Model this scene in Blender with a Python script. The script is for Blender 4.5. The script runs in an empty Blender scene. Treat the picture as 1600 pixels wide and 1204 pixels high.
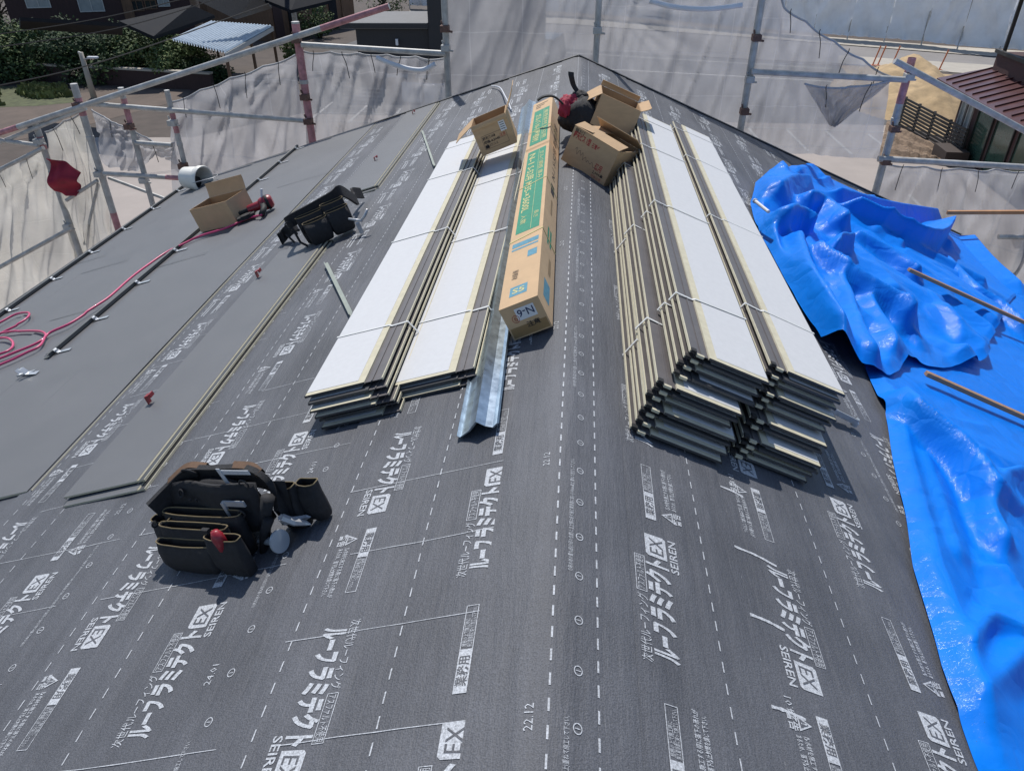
import bpy, math, random
import numpy as np
from mathutils import Matrix, Vector, noise
random.seed(7); rng = np.random.default_rng(7)
rad = math.radians
sc = bpy.context.scene
col = sc.collection
S = 1.4                      # metres per working unit (camera 1 unit above the ridge)

# ------------------------------------------------------------------ camera
FPX, CX, CY, VPX, VPY = 1150.0, 800.0, 602.0, 915.0, -150.0
PITCH = math.atan((CY - VPY) / FPX)
YAW = math.atan2((VPX - CX) / FPX, math.cos(PITCH) + (CY - VPY) / FPX * math.sin(PITCH))
cam_d = bpy.data.cameras.new('camera'); cam = bpy.data.objects.new('camera', cam_d); col.objects.link(cam)
cam_d.sensor_width = 36; cam_d.lens = 36 * FPX / 1600; cam_d.clip_end = 2000; cam_d.clip_start = 0.05
cam.location = (0, 0, S); cam.rotation_euler = (math.pi / 2 - PITCH, 0, YAW)
sc.camera = cam
# ------------------------------------------------------------------ light
SUN_EL, SUN_AZ = 54.0, -15.0          # azimuth from +Y, positive to the right
world = bpy.data.worlds.new('World'); sc.world = world; world.use_nodes = True
wn = world.node_tree; bg = wn.nodes['Background']
sky = wn.nodes.new('ShaderNodeTexSky'); sky.sky_type = 'NISHITA'; sky.sun_disc = False
sky.sun_elevation = rad(SUN_EL); sky.sun_rotation = rad(SUN_AZ); sky.altitude = 400
sky.air_density = 1.0; sky.dust_density = 0.6
wn.links.new(sky.outputs['Color'], bg.inputs['Color']); bg.inputs['Strength'].default_value = 0.115
sun_d = bpy.data.lights.new('sun', 'SUN'); sun_d.energy = 3.9; sun_d.angle = rad(0.53); sun_d.color = (1.0, 0.955, 0.89)
sun = bpy.data.objects.new('sun', sun_d); col.objects.link(sun)
sv = Vector((math.cos(rad(SUN_EL)) * math.sin(rad(SUN_AZ)), math.cos(rad(SUN_EL)) * math.cos(rad(SUN_AZ)), math.sin(rad(SUN_EL))))
sun.rotation_euler = sv.to_track_quat('Z', 'Y').to_euler(); sun.location = (-10, 10, 30)
vs = sc.view_settings; vs.view_transform = 'Standard'; vs.look = 'None'; vs.exposure = 0.12; vs.gamma = 1.0; vs.use_curve_mapping = False
sc.cycles.max_bounces = 8; sc.cycles.transparent_max_bounces = 24; sc.cycles.use_denoising = True

# ------------------------------------------------------------------ helpers: where things stand
V = lambda *a: np.array(a, float)
cp, sp, cyw, syw = math.cos(PITCH), math.sin(PITCH), math.cos(YAW), math.sin(YAW)
CAM = V(0, 0, 1)
AX_R = V(cyw, syw, 0); AX_F = V(-syw * cp, cyw * cp, -sp); AX_U = V(-syw * sp, cyw * sp, cp)
TL, TR = rad(18.0), rad(22.4)          # roof pitches
DL, NL = V(-math.cos(TL), 0, -math.sin(TL)), V(-math.sin(TL), 0, math.cos(TL))
DR, NR = V(math.cos(TR), 0, -math.sin(TR)), V(math.sin(TR), 0, math.cos(TR))
EY = V(0, 1, 0); EX = V(1, 0, 0); EZ = V(0, 0, 1)
GZ = -6.0
FY = 6.8                               # far scaffold plane
def ray(x, y): return AX_R * (x - CX) / FPX - AX_U * (y - CY) / FPX + AX_F
def hit(x, y, nrm, off):
    d = ray(x, y); return CAM + d * ((off - CAM @ nrm) / (d @ nrm))
def PL(x, y, n=0.0): return hit(x, y, NL, n)
def PR(x, y, n=0.0): return hit(x, y, NR, n)
def PY(x, y, Y=FY): return hit(x, y, EY, Y)
def PG(x, y, z=GZ): return hit(x, y, EZ, z)
def SL(x, y, n=0.0): p = PL(x, y, n); return p @ DL, p[1]
def SR(x, y, n=0.0): p = PR(x, y, n); return p @ DR, p[1]
def FL(s, y, n=0.0): return DL * s + EY * y + NL * n
def FR(s, y, n=0.0): return DR * s + EY * y + NR * n
def unit(v): v = np.asarray(v, float); return v / np.linalg.norm(v)

# ------------------------------------------------------------------ materials
MATS = {}
def mat(name, c, rough=0.6, metal=0.0, var=0.12, scale=8.0, bump=0.0, bscale=60.0, spec=0.5, detail=6.0, c2=None, stretch=None, trans=0.0, coat=0.0):
    if name in MATS: return MATS[name]
    m = bpy.data.materials.new(name); m.use_nodes = True; MATS[name] = m
    nt = m.node_tree; N = nt.nodes; Lk = nt.links; p = N['Principled BSDF']
    p.inputs['Roughness'].default_value = rough; p.inputs['Metallic'].default_value = metal
    p.inputs['Specular IOR Level'].default_value = spec; p.inputs['Coat Weight'].default_value = coat
    tc = N.new('ShaderNodeTexCoord'); vec = tc.outputs['Object']
    if stretch:
        mp = N.new('ShaderNodeMapping'); mp.inputs['Scale'].default_value = stretch; Lk.new(vec, mp.inputs['Vector']); vec = mp.outputs['Vector']
    nz = N.new('ShaderNodeTexNoise'); nz.inputs['Scale'].default_value = scale; nz.inputs['Detail'].default_value = detail; nz.inputs['Roughness'].default_value = 0.62
    Lk.new(vec, nz.inputs['Vector'])
    rp = N.new('ShaderNodeValToRGB'); e = rp.color_ramp.elements
    c = list(c)[:3]; c2 = c2 or [max(0, x * (1 + var)) for x in c]; c1 = [max(0, x * (1 - var)) for x in c]
    e[0].position = 0.3; e[0].color = (*c1, 1); e[1].position = 0.7; e[1].color = (*c2, 1)
    Lk.new(nz.outputs['Fac'], rp.inputs['Fac']); Lk.new(rp.outputs['Color'], p.inputs['Base Color'])
    rr = N.new('ShaderNodeMapRange'); rr.inputs['To Min'].default_value = max(0, rough - 0.08); rr.inputs['To Max'].default_value = min(1, rough + 0.08)
    Lk.new(nz.outputs['Fac'], rr.inputs['Value']); Lk.new(rr.outputs['Result'], p.inputs['Roughness'])
    if bump:
        nb = N.new('ShaderNodeTexNoise'); nb.inputs['Scale'].default_value = bscale; nb.inputs['Detail'].default_value = 5
        Lk.new(vec, nb.inputs['Vector'])
        b = N.new('ShaderNodeBump'); b.inputs['Strength'].default_value = bump; b.inputs['Distance'].default_value = 0.01
        Lk.new(nb.outputs['Fac'], b.inputs['Height']); Lk.new(b.outputs['Normal'], p.inputs['Normal'])
    return m

def net_mat(name, c, fac, trans=0.5):
    m = bpy.data.materials.new(name); m.use_nodes = True; MATS[name] = m
    nt = m.node_tree; N = nt.nodes; Lk = nt.links; N.remove(N['Principled BSDF']); out = N['Material Output']
    tc = N.new('ShaderNodeTexCoord')
    nz = N.new('ShaderNodeTexNoise'); nz.inputs['Scale'].default_value = 1.6; nz.inputs['Detail'].default_value = 7; nz.inputs['Roughness'].default_value = 0.65
    Lk.new(tc.outputs['Object'], nz.inputs['Vector'])
    rp = N.new('ShaderNodeValToRGB'); e = rp.color_ramp.elements
    e[0].position = 0.3; e[0].color = (*[x * 0.82 for x in c], 1); e[1].position = 0.72; e[1].color = (*[min(1, x * 1.12) for x in c], 1)
    Lk.new(nz.outputs['Fac'], rp.inputs['Fac'])
    d = N.new('ShaderNodeBsdfDiffuse'); t = N.new('ShaderNodeBsdfTranslucent'); tr = N.new('ShaderNodeBsdfTransparent')
    Lk.new(rp.outputs['Color'], d.inputs['Color']); Lk.new(rp.outputs['Color'], t.inputs['Color'])
    a = N.new('ShaderNodeMixShader'); a.inputs['Fac'].default_value = trans; Lk.new(d.outputs[0], a.inputs[1]); Lk.new(t.outputs[0], a.inputs[2])
    # the open mesh closes up as it is seen more edge-on
    lw = N.new('ShaderNodeLayerWeight'); lw.inputs['Blend'].default_value = 0.35
    mr = N.new('ShaderNodeMapRange'); mr.inputs['To Min'].default_value = fac; mr.inputs['To Max'].default_value = min(1, fac + 0.42)
    Lk.new(lw.outputs['Facing'], mr.inputs['Value'])
    # heavier threads woven in at intervals both ways
    sp_ = N.new('ShaderNodeSeparateXYZ'); Lk.new(tc.outputs['Object'], sp_.inputs['Vector']); fcur = mr.outputs['Result']
    for ax_, per in (('X', .31), ('Z', .24)):
        md = N.new('ShaderNodeMath'); md.operation = 'PINGPONG'; md.inputs[1].default_value = per; Lk.new(sp_.outputs[ax_], md.inputs[0])
        lt = N.new('ShaderNodeMath'); lt.operation = 'LESS_THAN'; lt.inputs[1].default_value = .006; Lk.new(md.outputs[0], lt.inputs[0])
        ma = N.new('ShaderNodeMath'); ma.operation = 'MULTIPLY_ADD'; ma.use_clamp = True; ma.inputs[1].default_value = .16; Lk.new(lt.outputs[0], ma.inputs[0]); Lk.new(fcur, ma.inputs[2]); fcur = ma.outputs[0]
    mx = N.new('ShaderNodeMixShader'); Lk.new(fcur, mx.inputs['Fac']); Lk.new(tr.outputs[0], mx.inputs[1]); Lk.new(a.outputs[0], mx.inputs[2])
    Lk.new(mx.outputs[0], out.inputs['Surface'])
    return m

# ------------------------------------------------------------------ mesh building
class MB:
    def __init__(s): s.v = []; s.f = []; s.m = []; s.n = 0
    def add(s, verts, faces, mi=0):
        o = s.n; s.v.append(np.asarray(verts, float).reshape(-1, 3)); s.n += len(s.v[-1])
        s.f += [tuple(i + o for i in f) for f in faces]
        s.m += [mi] * len(faces) if isinstance(mi, int) else list(mi)
        return s
    def box(s, c, ax, ay, az, mi=0):      # centre and three half axes
        c, ax, ay, az = (np.asarray(q, float) for q in (c, ax, ay, az))
        v = [c + a * ax + b * ay + d * az for d in (-1, 1) for b in (-1, 1) for a in (-1, 1)]
        return s.add(v, [(0, 2, 3, 1), (4, 5, 7, 6), (0, 1, 5, 4), (2, 6, 7, 3), (0, 4, 6, 2), (1, 3, 7, 5)], mi)
    def bbox(s, x0, x1, y0, y1, z0, z1, mi=0):
        return s.box(((x0 + x1) / 2, (y0 + y1) / 2, (z0 + z1) / 2), ((x1 - x0) / 2, 0, 0), (0, (y1 - y0) / 2, 0), (0, 0, (z1 - z0) / 2), mi)
    def prism(s, poly, ext, mi=0, caps=True):     # 3d polygon pushed along ext
        p = np.asarray(poly, float); k = len(p); v = np.vstack([p, p + np.asarray(ext, float)])
        f = [(i, (i + 1) % k, k + (i + 1) % k, k + i) for i in range(k)]
        if caps: f += [tuple(range(k - 1, -1, -1)), tuple(range(k, 2 * k))]
        return s.add(v, f, mi)
    def tube(s, path, r, n=8, mi=0, caps=True, closed=False):
        P = [np.asarray(p, float) for p in path]; k = len(P); R_ = r if hasattr(r, '__len__') else [r] * k
        vs_ = []; prev = None
        for i in range(k):
            if closed: t = P[(i + 1) % k] - P[i - 1]
            else: t = P[min(i + 1, k - 1)] - P[max(i - 1, 0)]
            t = unit(t)
            if prev is None:
                a = np.cross(t, EZ); a = np.cross(t, EX) if np.linalg.norm(a) < 1e-3 else a
            else: a = prev - t * (prev @ t)
            a = unit(a); prev = a; b = np.cross(t, a)
            for j in range(n):
                q = 2 * math.pi * j / n; vs_.append(P[i] + R_[i] * (math.cos(q) * a + math.sin(q) * b))
        f = []
        for i in range(k if closed else k - 1):
            for j in range(n):
                a0, a1 = i * n + j, i * n + (j + 1) % n; b0, b1 = ((i + 1) % k) * n + j, ((i + 1) % k) * n + (j + 1) % n
                f.append((a0, a1, b1, b0))
        if caps and not closed: f += [tuple(range(n - 1, -1, -1)), tuple(range((k - 1) * n, k * n))]
        return s.add(vs_, f, mi)
    def lathe(s, prof, c, ax, n=24, mi=0):        # prof = [(radius, height)]
        ax = unit(ax); a = np.cross(ax, EX); a = np.cross(ax, EY) if np.linalg.norm(a) < 0.1 else a; a = unit(a); b = np.cross(ax, a)
        vs_ = [np.asarray(c) + ax * h + r * (math.cos(2 * math.pi * j / n) * a + math.sin(2 * math.pi * j / n) * b) for r, h in prof for j in range(n)]
        f = [(i * n + j, i * n + (j + 1) % n, (i + 1) * n + (j + 1) % n, (i + 1) * n + j) for i in range(len(prof) - 1) for j in range(n)]
        return s.add(vs_, f, mi)
    def grid(s, P, mi=0):                         # P[i][j] points
        P = np.asarray(P, float); a, b = P.shape[:2]
        f = [(i * b + j, (i + 1) * b + j, (i + 1) * b + j + 1, i * b + j + 1) for i in range(a - 1) for j in range(b - 1)]
        return s.add(P.reshape(-1, 3), f, mi)
    def build(s, name, mats, parent=None, smooth=False, local=False, bevel=0.0, solid=0.0, auto=None):
        mats = mats if isinstance(mats, (list, tuple)) else [mats]
        v = np.vstack(s.v) if s.v else np.zeros((0, 3))
        v = v * S
        if parent is not None and not local:
            Mi = np.array(world_matrix(parent).inverted()); v = v @ Mi[:3, :3].T + Mi[:3, 3]
        base = None
        if parent is None and not local and len(v):   # origin at the base of a thing that is one mesh
            base = np.array([(v[:, 0].min() + v[:, 0].max()) / 2, (v[:, 1].min() + v[:, 1].max()) / 2, v[:, 2].min()]); v = v - base
        me = bpy.data.meshes.new(name); me.from_pydata(v.tolist(), [], s.f); 
        for m in mats: me.materials.append(m)
        if len(set(s.m)) > 1: me.polygons.foreach_set('material_index', s.m)
        if smooth: me.polygons.foreach_set('use_smooth', [True] * len(me.polygons))
        me.validate(); me.update()
        o = bpy.data.objects.new(name, me); col.objects.link(o)
        if parent is not None: o.parent = parent
        elif base is not None: o.location = base
        if solid:
            md = o.modifiers.new('thickness', 'SOLIDIFY'); md.thickness = solid * S; md.offset = 0
        if bevel:
            md = o.modifiers.new('bevel', 'BEVEL'); md.width = bevel * S; md.segments = 2; md.limit_method = 'ANGLE'; md.angle_limit = rad(40)
        if auto is not None and not smooth:
            me.polygons.foreach_set('use_smooth', [True] * len(me.polygons)); me.set_sharp_from_angle(angle=rad(auto))
        return o
WM = {}
def world_matrix(o):
    m = o.matrix_basis.copy(); return world_matrix(o.parent) @ m if o.parent else m
def tag(o, label=None, cat=None, group=None, kind=None):
    if label: o['label'] = label
    if cat: o['category'] = cat
    if group: o['group'] = group
    if kind: o['kind'] = kind
    return o
def thing(name, label, cat, loc, group=None, axes=None):
    o = bpy.data.objects.new(name, None); col.objects.link(o); o.empty_display_size = 0.05
    if axes is not None:
        M = Matrix.Identity(4)
        for i in range(3):
            for j in range(3): M[j][i] = axes[i][j]
        for j in range(3): M[j][3] = loc[j] * S
        o.matrix_basis = M
    else: o.location = Vector([float(q) * S for q in loc])
    return tag(o, label, cat, group)
def struct(o): o['kind'] = 'structure'; return o
def copy_tree(o, parent=None):
    c = o.copy(); col.objects.link(c)
    if parent is not None: c.parent = parent
    for ch in [q for q in bpy.data.objects if q.parent == o]: copy_tree(ch, c)
    return c
def interp(pts, t):                        # piecewise linear along list of arrays, t in 0..1 by index
    x = t * (len(pts) - 1); i = min(int(x), len(pts) - 2); return pts[i] * (1 - (x - i)) + pts[i + 1] * (x - i)
def nz(x, y, z=0.0): return noise.noise(Vector((x, y, z)))
def smooth_path(pts, k=6):                 # Catmull-Rom
    P = [np.asarray(p, float) for p in pts]; P = [2 * P[0] - P[1]] + P + [2 * P[-1] - P[-2]]; out = []
    for i in range(1, len(P) - 2):
        for j in range(k):
            t = j / k; a, b, c, d = P[i - 1:i + 3]
            out.append(0.5 * (2 * b + (c - a) * t + (2 * a - 5 * b + 4 * c - d) * t * t + (3 * b - a - 3 * c + d) * t ** 3))
    out.append(P[-2]); return out

# ------------------------------------------------------------------ lettering
TXT = {}
def text2d(s, bold=0.0, shear=0.0, res=2):
    key = (s, bold, shear, res)
    if key in TXT: return TXT[key]
    cu = bpy.data.curves.new('lettering', 'FONT'); cu.body = s; cu.size = 1; cu.offset = bold; cu.shear = shear; cu.resolution_u = res; cu.fill_mode = 'FRONT'
    o = bpy.data.objects.new('lettering', cu); col.objects.link(o); bpy.context.view_layer.update()
    me = o.evaluated_get(bpy.context.evaluated_depsgraph_get()).to_mesh()
    v = np.zeros(len(me.vertices) * 3); me.vertices.foreach_get('co', v); v = v.reshape(-1, 3)[:, :2].copy()
    f = [tuple(p.vertices) for p in me.polygons]
    o.evaluated_get(bpy.context.evaluated_depsgraph_get()).to_mesh_clear(); bpy.data.objects.remove(o); bpy.data.curves.remove(cu)
    if len(v):
        v[:, 0] -= v[:, 0].min()
    TXT[key] = (v, f); return TXT[key]
class Flat:                                 # flat print: 2d verts, faces, material, lift
    def __init__(s): s.v = []; s.f = []; s.m = []; s.z = []; s.n = 0
    def add(s, v, f, mi, z=0.0):
        v = np.asarray(v, float); s.v.append(v); s.f += [tuple(i + s.n for i in q) for q in f]; s.m += [mi] * len(f); s.z.append(np.full(len(v), z)); s.n += len(v)
    def text(s, t, x0, x1, y0, h, mi=0, bold=0.0, shear=0.0, z=0.0, res=2):
        v, f = text2d(t, bold, shear, res)
        if not len(v): return
        w = v[:, 0].max() or 1; hh = 0.74 
        a = v.copy(); a[:, 0] = x0 + a[:, 0] / w * (x1 - x0); a[:, 1] = y0 + a[:, 1] / hh * h
        s.add(a, f, mi, z)
    def rect(s, x0, x1, y0, y1, mi=0, z=0.0): s.add([(x0, y0), (x1, y0), (x1, y1), (x0, y1)], [(0, 1, 2, 3)], mi, z)
    def frame(s, x0, x1, y0, y1, w, mi=0, z=0.0):
        s.rect(x0, x1, y0, y0 + w, mi, z); s.rect(x0, x1, y1 - w, y1, mi, z); s.rect(x0, x0 + w, y0 + w, y1 - w, mi, z); s.rect(x1 - w, x1, y0 + w, y1 - w, mi, z)
    def poly(s, pts, mi=0, z=0.0): s.add(pts, [tuple(range(len(pts)))], mi, z)
    def arrays(s): return np.vstack(s.v), s.f, s.m, np.concatenate(s.z)
# ------------------------------------------------------------------ the house under the roof work
def felt_mat():
    m = mat('roofing_felt', (0.094, 0.099, 0.112), rough=0.60, var=0.22, scale=1.7, spec=0.38, detail=9)
    nt = m.node_tree; N = nt.nodes; Lk = nt.links; p = N['Principled BSDF']; tc = N['Texture Coordinate']
    # woven face: fine bump; dusty scuffs and long smears along the roll
    mp = N.new('ShaderNodeMapping'); mp.inputs['Scale'].default_value = (3.2, 0.35, 3.2); Lk.new(tc.outputs['Object'], mp.inputs['Vector'])
    n2 = N.new('ShaderNodeTexNoise'); n2.inputs['Scale'].default_value = 2.2; n2.inputs['Detail'].default_value = 8; n2.inputs['Roughness'].default_value = 0.7
    Lk.new(mp.outputs['Vector'], n2.inputs['Vector'])
    r2 = N.new('ShaderNodeValToRGB'); r2.color_ramp.elements[0].position = 0.36; r2.color_ramp.elements[0].color = (0.82, 0.82, 0.83, 1)
    r2.color_ramp.elements[1].position = 0.66; r2.color_ramp.elements[1].color = (1.14, 1.13, 1.12, 1); Lk.new(n2.outputs['Fac'], r2.inputs['Fac'])
    n3 = N.new('ShaderNodeTexNoise'); n3.inputs['Scale'].default_value = 260; n3.inputs['Detail'].default_value = 2; Lk.new(tc.outputs['Object'], n3.inputs['Vector'])
    r3 = N.new('ShaderNodeValToRGB'); r3.color_ramp.elements[0].position = 0.35; r3.color_ramp.elements[0].color = (0.80, 0.80, 0.80, 1)
    r3.color_ramp.elements[1].position = 0.65; r3.color_ramp.elements[1].color = (1.22, 1.22, 1.24, 1); Lk.new(n3.outputs['Fac'], r3.inputs['Fac'])
    old = p.inputs['Base Color'].links[0].from_socket
    for r in (r2, r3):
        mx = N.new('ShaderNodeMix'); mx.data_type = 'RGBA'; mx.blend_type = 'MULTIPLY'; mx.inputs['Factor'].default_value = 1.0
        Lk.new(old, mx.inputs['A']); Lk.new(r.outputs['Color'], mx.inputs['B']); old = mx.outputs['Result']
    Lk.new(old, p.inputs['Base Color'])
    b = N.new('ShaderNodeBump'); b.inputs['Strength'].default_value = 0.5; b.inputs['Distance'].default_value = 0.003; Lk.new(n3.outputs['Fac'], b.inputs['Height']); bl = N.new('ShaderNodeBump'); bl.inputs['Strength'].default_value = 0.55; bl.inputs['Distance'].default_value = 0.02; Lk.new(n2.outputs['Fac'], bl.inputs['Height']); Lk.new(bl.outputs['Normal'], b.inputs['Normal']); Lk.new(b.outputs['Normal'], p.inputs['Normal'])
    return m
M_FELT = felt_mat()
M_PRINT = mat('white_print', (0.44, 0.46, 0.49), rough=0.7, var=0.5, scale=220)
M_PANEL = mat('grey_roof_metal', (0.128, 0.131, 0.139), rough=0.55, var=0.06, scale=3.0, bump=0.12, bscale=400)
M_FOAM = mat('cream_foam', (0.55, 0.51, 0.38), rough=0.85, var=0.1, scale=30)
M_DARKM = mat('dark_metal', (0.06, 0.062, 0.066), rough=0.45, var=0.15, scale=10)
M_WALL = mat('grey_siding', (0.35, 0.34, 0.33), rough=0.8, var=0.08)

EAVE = [(3.70, 3.8), (3.66, 6.26)]
def eave_s(y):
    (s0, y0), (s1, y1) = EAVE; return s0 + (s1 - s0) * (y - y0) / (y1 - y0)
YN, YF = -2.4, 6.26
house = thing('house', 'gabled house roof in the foreground covered with dark printed roofing felt', 'house', (0, 3, GZ))
P1PX = [(42, 775), (130, 673), (340, 478), (419, 375), (509, 272), (600, 180)]
P1 = [(1.725, 1.6), (1.74, 3.0), (1.75, 6.26)]
def p1_s(y):
    ys = [q[1] for q in P1]; ss = [q[0] for q in P1]; return float(np.interp(y, ys, ss))
RIGHT_S = 3.6
# wooden roof deck and walls
b = MB()
b.add([FL(0, YN, -.012), FL(eave_s(YN), YN, -.012), FL(eave_s(YF), YF, -.012), FL(0, YF, -.012), FL(0, YN, -.05), FL(eave_s(YN), YN, -.09), FL(eave_s(YF), YF, -.09), FL(0, YF, -.05)],
      [(0, 1, 2, 3), (7, 6, 5, 4), (1, 5, 6, 2), (3, 2, 6, 7), (0, 4, 5, 1)])
b.add([FR(0, YN, -.012), FR(RIGHT_S, YN, -.012), FR(RIGHT_S, YF, -.012), FR(0, YF, -.012), FR(0, YN, -.05), FR(RIGHT_S, YN, -.09), FR(RIGHT_S, YF, -.09), FR(0, YF, -.05)],
      [(3, 2, 1, 0), (4, 5, 6, 7), (2, 6, 5, 1), (7, 6, 2, 3), (1, 5, 4, 0)])
b.build('roof_deck', mat('plywood', (0.33, 0.24, 0.14), var=0.2), house)
b = MB(); xl, xr = -3.1, 3.0
ztl, ztr = -math.tan(TL) * 3.1 - .12, -math.tan(TR) * 3.0 - .12
b.add([(xl, YN + .4, GZ), (xr, YN + .4, GZ), (xr, YN + .4, ztr), (0, YN + .4, -.14), (xl, YN + .4, ztl), (xl, YF - .4, GZ), (xr, YF - .4, GZ), (xr, YF - .4, ztr), (0, YF - .4, -.14), (xl, YF - .4, ztl)],
      [(0, 1, 2, 3, 4), (9, 8, 7, 6, 5), (0, 4, 9, 5), (1, 6, 7, 2)])
b.build('wall', M_WALL, house)

def wav(side, s, y):                   # slack in the felt
    return .0022 * nz(s * 4.5 + 9 * side, y * .6) + .0022 * nz(s * 13 + .8 * math.sin(y), y * .8 + 4 * side, 3.0) + .0008 * nz(s * 34, y * 2.4, 6.0)
# --- print blocks of one repeat
def logo(far=False):
    f = Flat(); r = 1 if far else 2
    f.text('ルーフ', 0.0, .088, 0, .047, 0, bold=.045, shear=.12, res=r)
    f.text('ラミテクト', .098, .262, 0, .047, 0, bold=.045, shear=.12, res=r)
    f.poly([(.268, -.003), (.330, -.003), (.336, .003), (.336, .049), (.276, .049), (.270, .043)], 0)
    f.text('EX', .278, .327, .005, .036, 1, bold=.0, shear=.1, z=.0006, res=r)
    f.text('SEIREN', .238, .336, -.029, .020, 0, bold=.015, res=r)
    if not far:
        f.text('次世代ルーフィング', -.012, .152, .056, .020, 0, res=r)
        f.frame(.160, .262, .054, .079, .0016, 0); f.text('アスファルト不使用', .164, .258, .059, .0155, 0)
    else:
        f.text('次世代ルーフィング', -.012, .152, .056, .020, 0, res=1); f.frame(.160, .262, .054, .079, .002, 0)
        f.rect(.166, .256, .062, .071, 0)
    return f.arrays()
def warn(far=False):
    f = Flat(); r = 1 if far else 2
    f.rect(0, .092, 0, .027, 0); f.text('業務用', .014, .078, .005, .018, 1, bold=.012, z=.0006, res=r)
    f.frame(.092, .198, 0, .027, .0016, 0)
    x, y = .0, -.048
    tri = [(.012, -.046), (.046, -.046), (.029, -.016)]; t2 = [(.019, -.043), (.039, -.043), (.029, -.0235)]
    f.poly(tri, 0); f.poly(t2, 1, .0006); f.text('!', .0272, .0308, -.040, .013, 0, bold=.02, z=.0010)
    f.text('警告', .008, .048, -.066, .017, 0, bold=.02, res=r)
    if not far:
        f.text('屋根の上で施工時に', .100, .165, .0150, .0085, 0, res=1); f.text('施工要領書に従って施工して下さい。', .098, .192, .0040, .0085, 0, res=1)
        f.text('防水材を施工する際に落下の恐れが', .056, .205, -.041, .0105, 0, bold=.01, res=1); f.text('あるため、落下防止対策を講じて下さい。', .056, .198, -.058, .0105, 0, bold=.01, res=1)
    else:
        f.rect(.100, .165, .0165, .021, 0); f.rect(.098, .192, .005, .010, 0); f.rect(.056, .205, -.039, -.033, 0); f.rect(.056, .195, -.057, -.051, 0)
    return f.arrays()
def circ():
    f = Flat(); n = 20
    o = [(.0105 * math.cos(q), .0085 * math.sin(q)) for q in np.linspace(0, 2 * math.pi, n, endpoint=False)]; i = [(x * .8, y * .78) for x, y in o]
    f.add(o + i, [(k, (k + 1) % n, n + (k + 1) % n, n + k) for k in range(n)], 0); f.rect(-.0008, .0008, -.005, .005, 0)
    return f.arrays()
def one(t, w, h, bold=0.0, res=1):
    f = Flat(); f.text(t, 0, w, -h / 2, h, 0, bold=bold, res=res); return f.arrays()
LOGO, LOGO_F, WARN, WARN_F, CIRC = logo(), logo(True), warn(), warn(True), circ()
TINY = one('①防水材の重ね部(①印の位置)と立上部は必ず施工要領書に従い(100mm以上)重ねて施工して下さい。', .36, .0085)
DATE1, DATE2 = one('24.01', .05, .017), one('22.12', .05, .017)

class Sheet:                           # one roll of felt with its print
    def __init__(s, side, s0, s1, n0, n1, ya=YN, yb=YF):
        s.side, s.s0, s.s1, s.n0, s.n1, s.ya, s.yb = side, s0, s1, n0, n1, ya, yb; s.b = MB()
        ns = max(3, int((s1 - s0) / .016)); ys = list(np.arange(ya, .3, .4)) + list(np.arange(.3, 3.5, .05)) + list(np.arange(3.5, yb, .12)) + [yb]
        P = [[s.pt(s0 + (s1 - s0) * i / ns, y) for y in ys] for i in range(ns + 1)]
        s.b.grid(P, 0)
        e0 = [[s.pt(s0, y), s.pt(s0, y, -.004)] for y in ys]; e1 = [[s.pt(s1, y), s.pt(s1, y, -.004)] for y in ys]
        s.b.grid(e0, 0); s.b.grid(e1, 0)
    def pt(s, q, y, dz=0.0):
        t = (q - s.s0) / (s.s1 - s.s0); n = s.n0 + (s.n1 - s.n0) * t + wav(s.side, q, y) + dz
        return (FL if s.side < 0 else FR)(q, y, n)
    def put(s, arr, q, y, d, smin=None):          # origin (q, y), reading direction d = +1 away / -1 towards
        v, f, m, z = arr
        vs_ = d if s.side < 0 else -d             # where letter tops point, in q
        pts = [s.pt(q + vs_ * b_ * KP, y + d * a_ * KP, .0011 + c_) for (a_, b_), c_ in zip(v, z)]
        s.b.add(pts, f, [1 if k == 0 else 0 for k in m])
    def dashes(s, q, on=.022, off=.022, w=.0013, ya=.3, slope=0.0):
        y = ya
        while y < s.yb - .05:
            if y > 4.5: w2 = w * 1.3
            else: w2 = w
            qq = q + slope * y; j = .0005 * random.uniform(-1, 1)
            s.b.add([s.pt(qq - w2 + j, y, .0011), s.pt(qq + w2 + j, y, .0011), s.pt(qq + w2 + j, y + on, .0011), s.pt(qq - w2 + j, y + on, .0011)], [(0, 1, 2, 3)], 1)
            y += on + off
    def strip(s, pts, w, mi=1):                   # painted stroke through (q, y) points
        P = smooth_path([V(a, c, 0) for a, c in pts], 5); L, R_ = [], []
        for i, p in enumerate(P):
            t = unit(P[min(i + 1, len(P) - 1)] - P[max(i - 1, 0)]); nn = V(-t[1], t[0], 0) * w * (.7 + .5 * random.random())
            L.append(s.pt(*(p + nn)[:2], .0012)); R_.append(s.pt(*(p - nn)[:2], .0012))
        s.b.grid([L, R_], mi)
    def build(s): return s.b.build('underlayment_sheet', [M_FELT, M_PRINT], house, smooth=False, auto=30)
PER = .605; KP = .89
def row(sh, mid, y0, d, ymax=6.2, ymin=-.2, skip=None):
    k0 = math.floor((ymin - y0) / PER)
    for k in range(k0, 20):
        ym = y0 + k * PER
        if ym > ymax: break
        base = mid - .021 * (d if sh.side < 0 else -d)
        for kind, yy in (('l', ym), ('w', ym - .258 * d)):
            if not (ymin < yy < ymax): continue
            if d > 0 and yy + .34 > YF - .03: continue
            if skip and skip(mid, yy): continue
            farr = yy > 2.9
            sh.put({'l': LOGO_F if farr else LOGO, 'w': WARN_F if farr else WARN}[kind], base if kind == 'l' else base + .012 * (d if sh.side < 0 else -d), yy, d)
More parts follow.
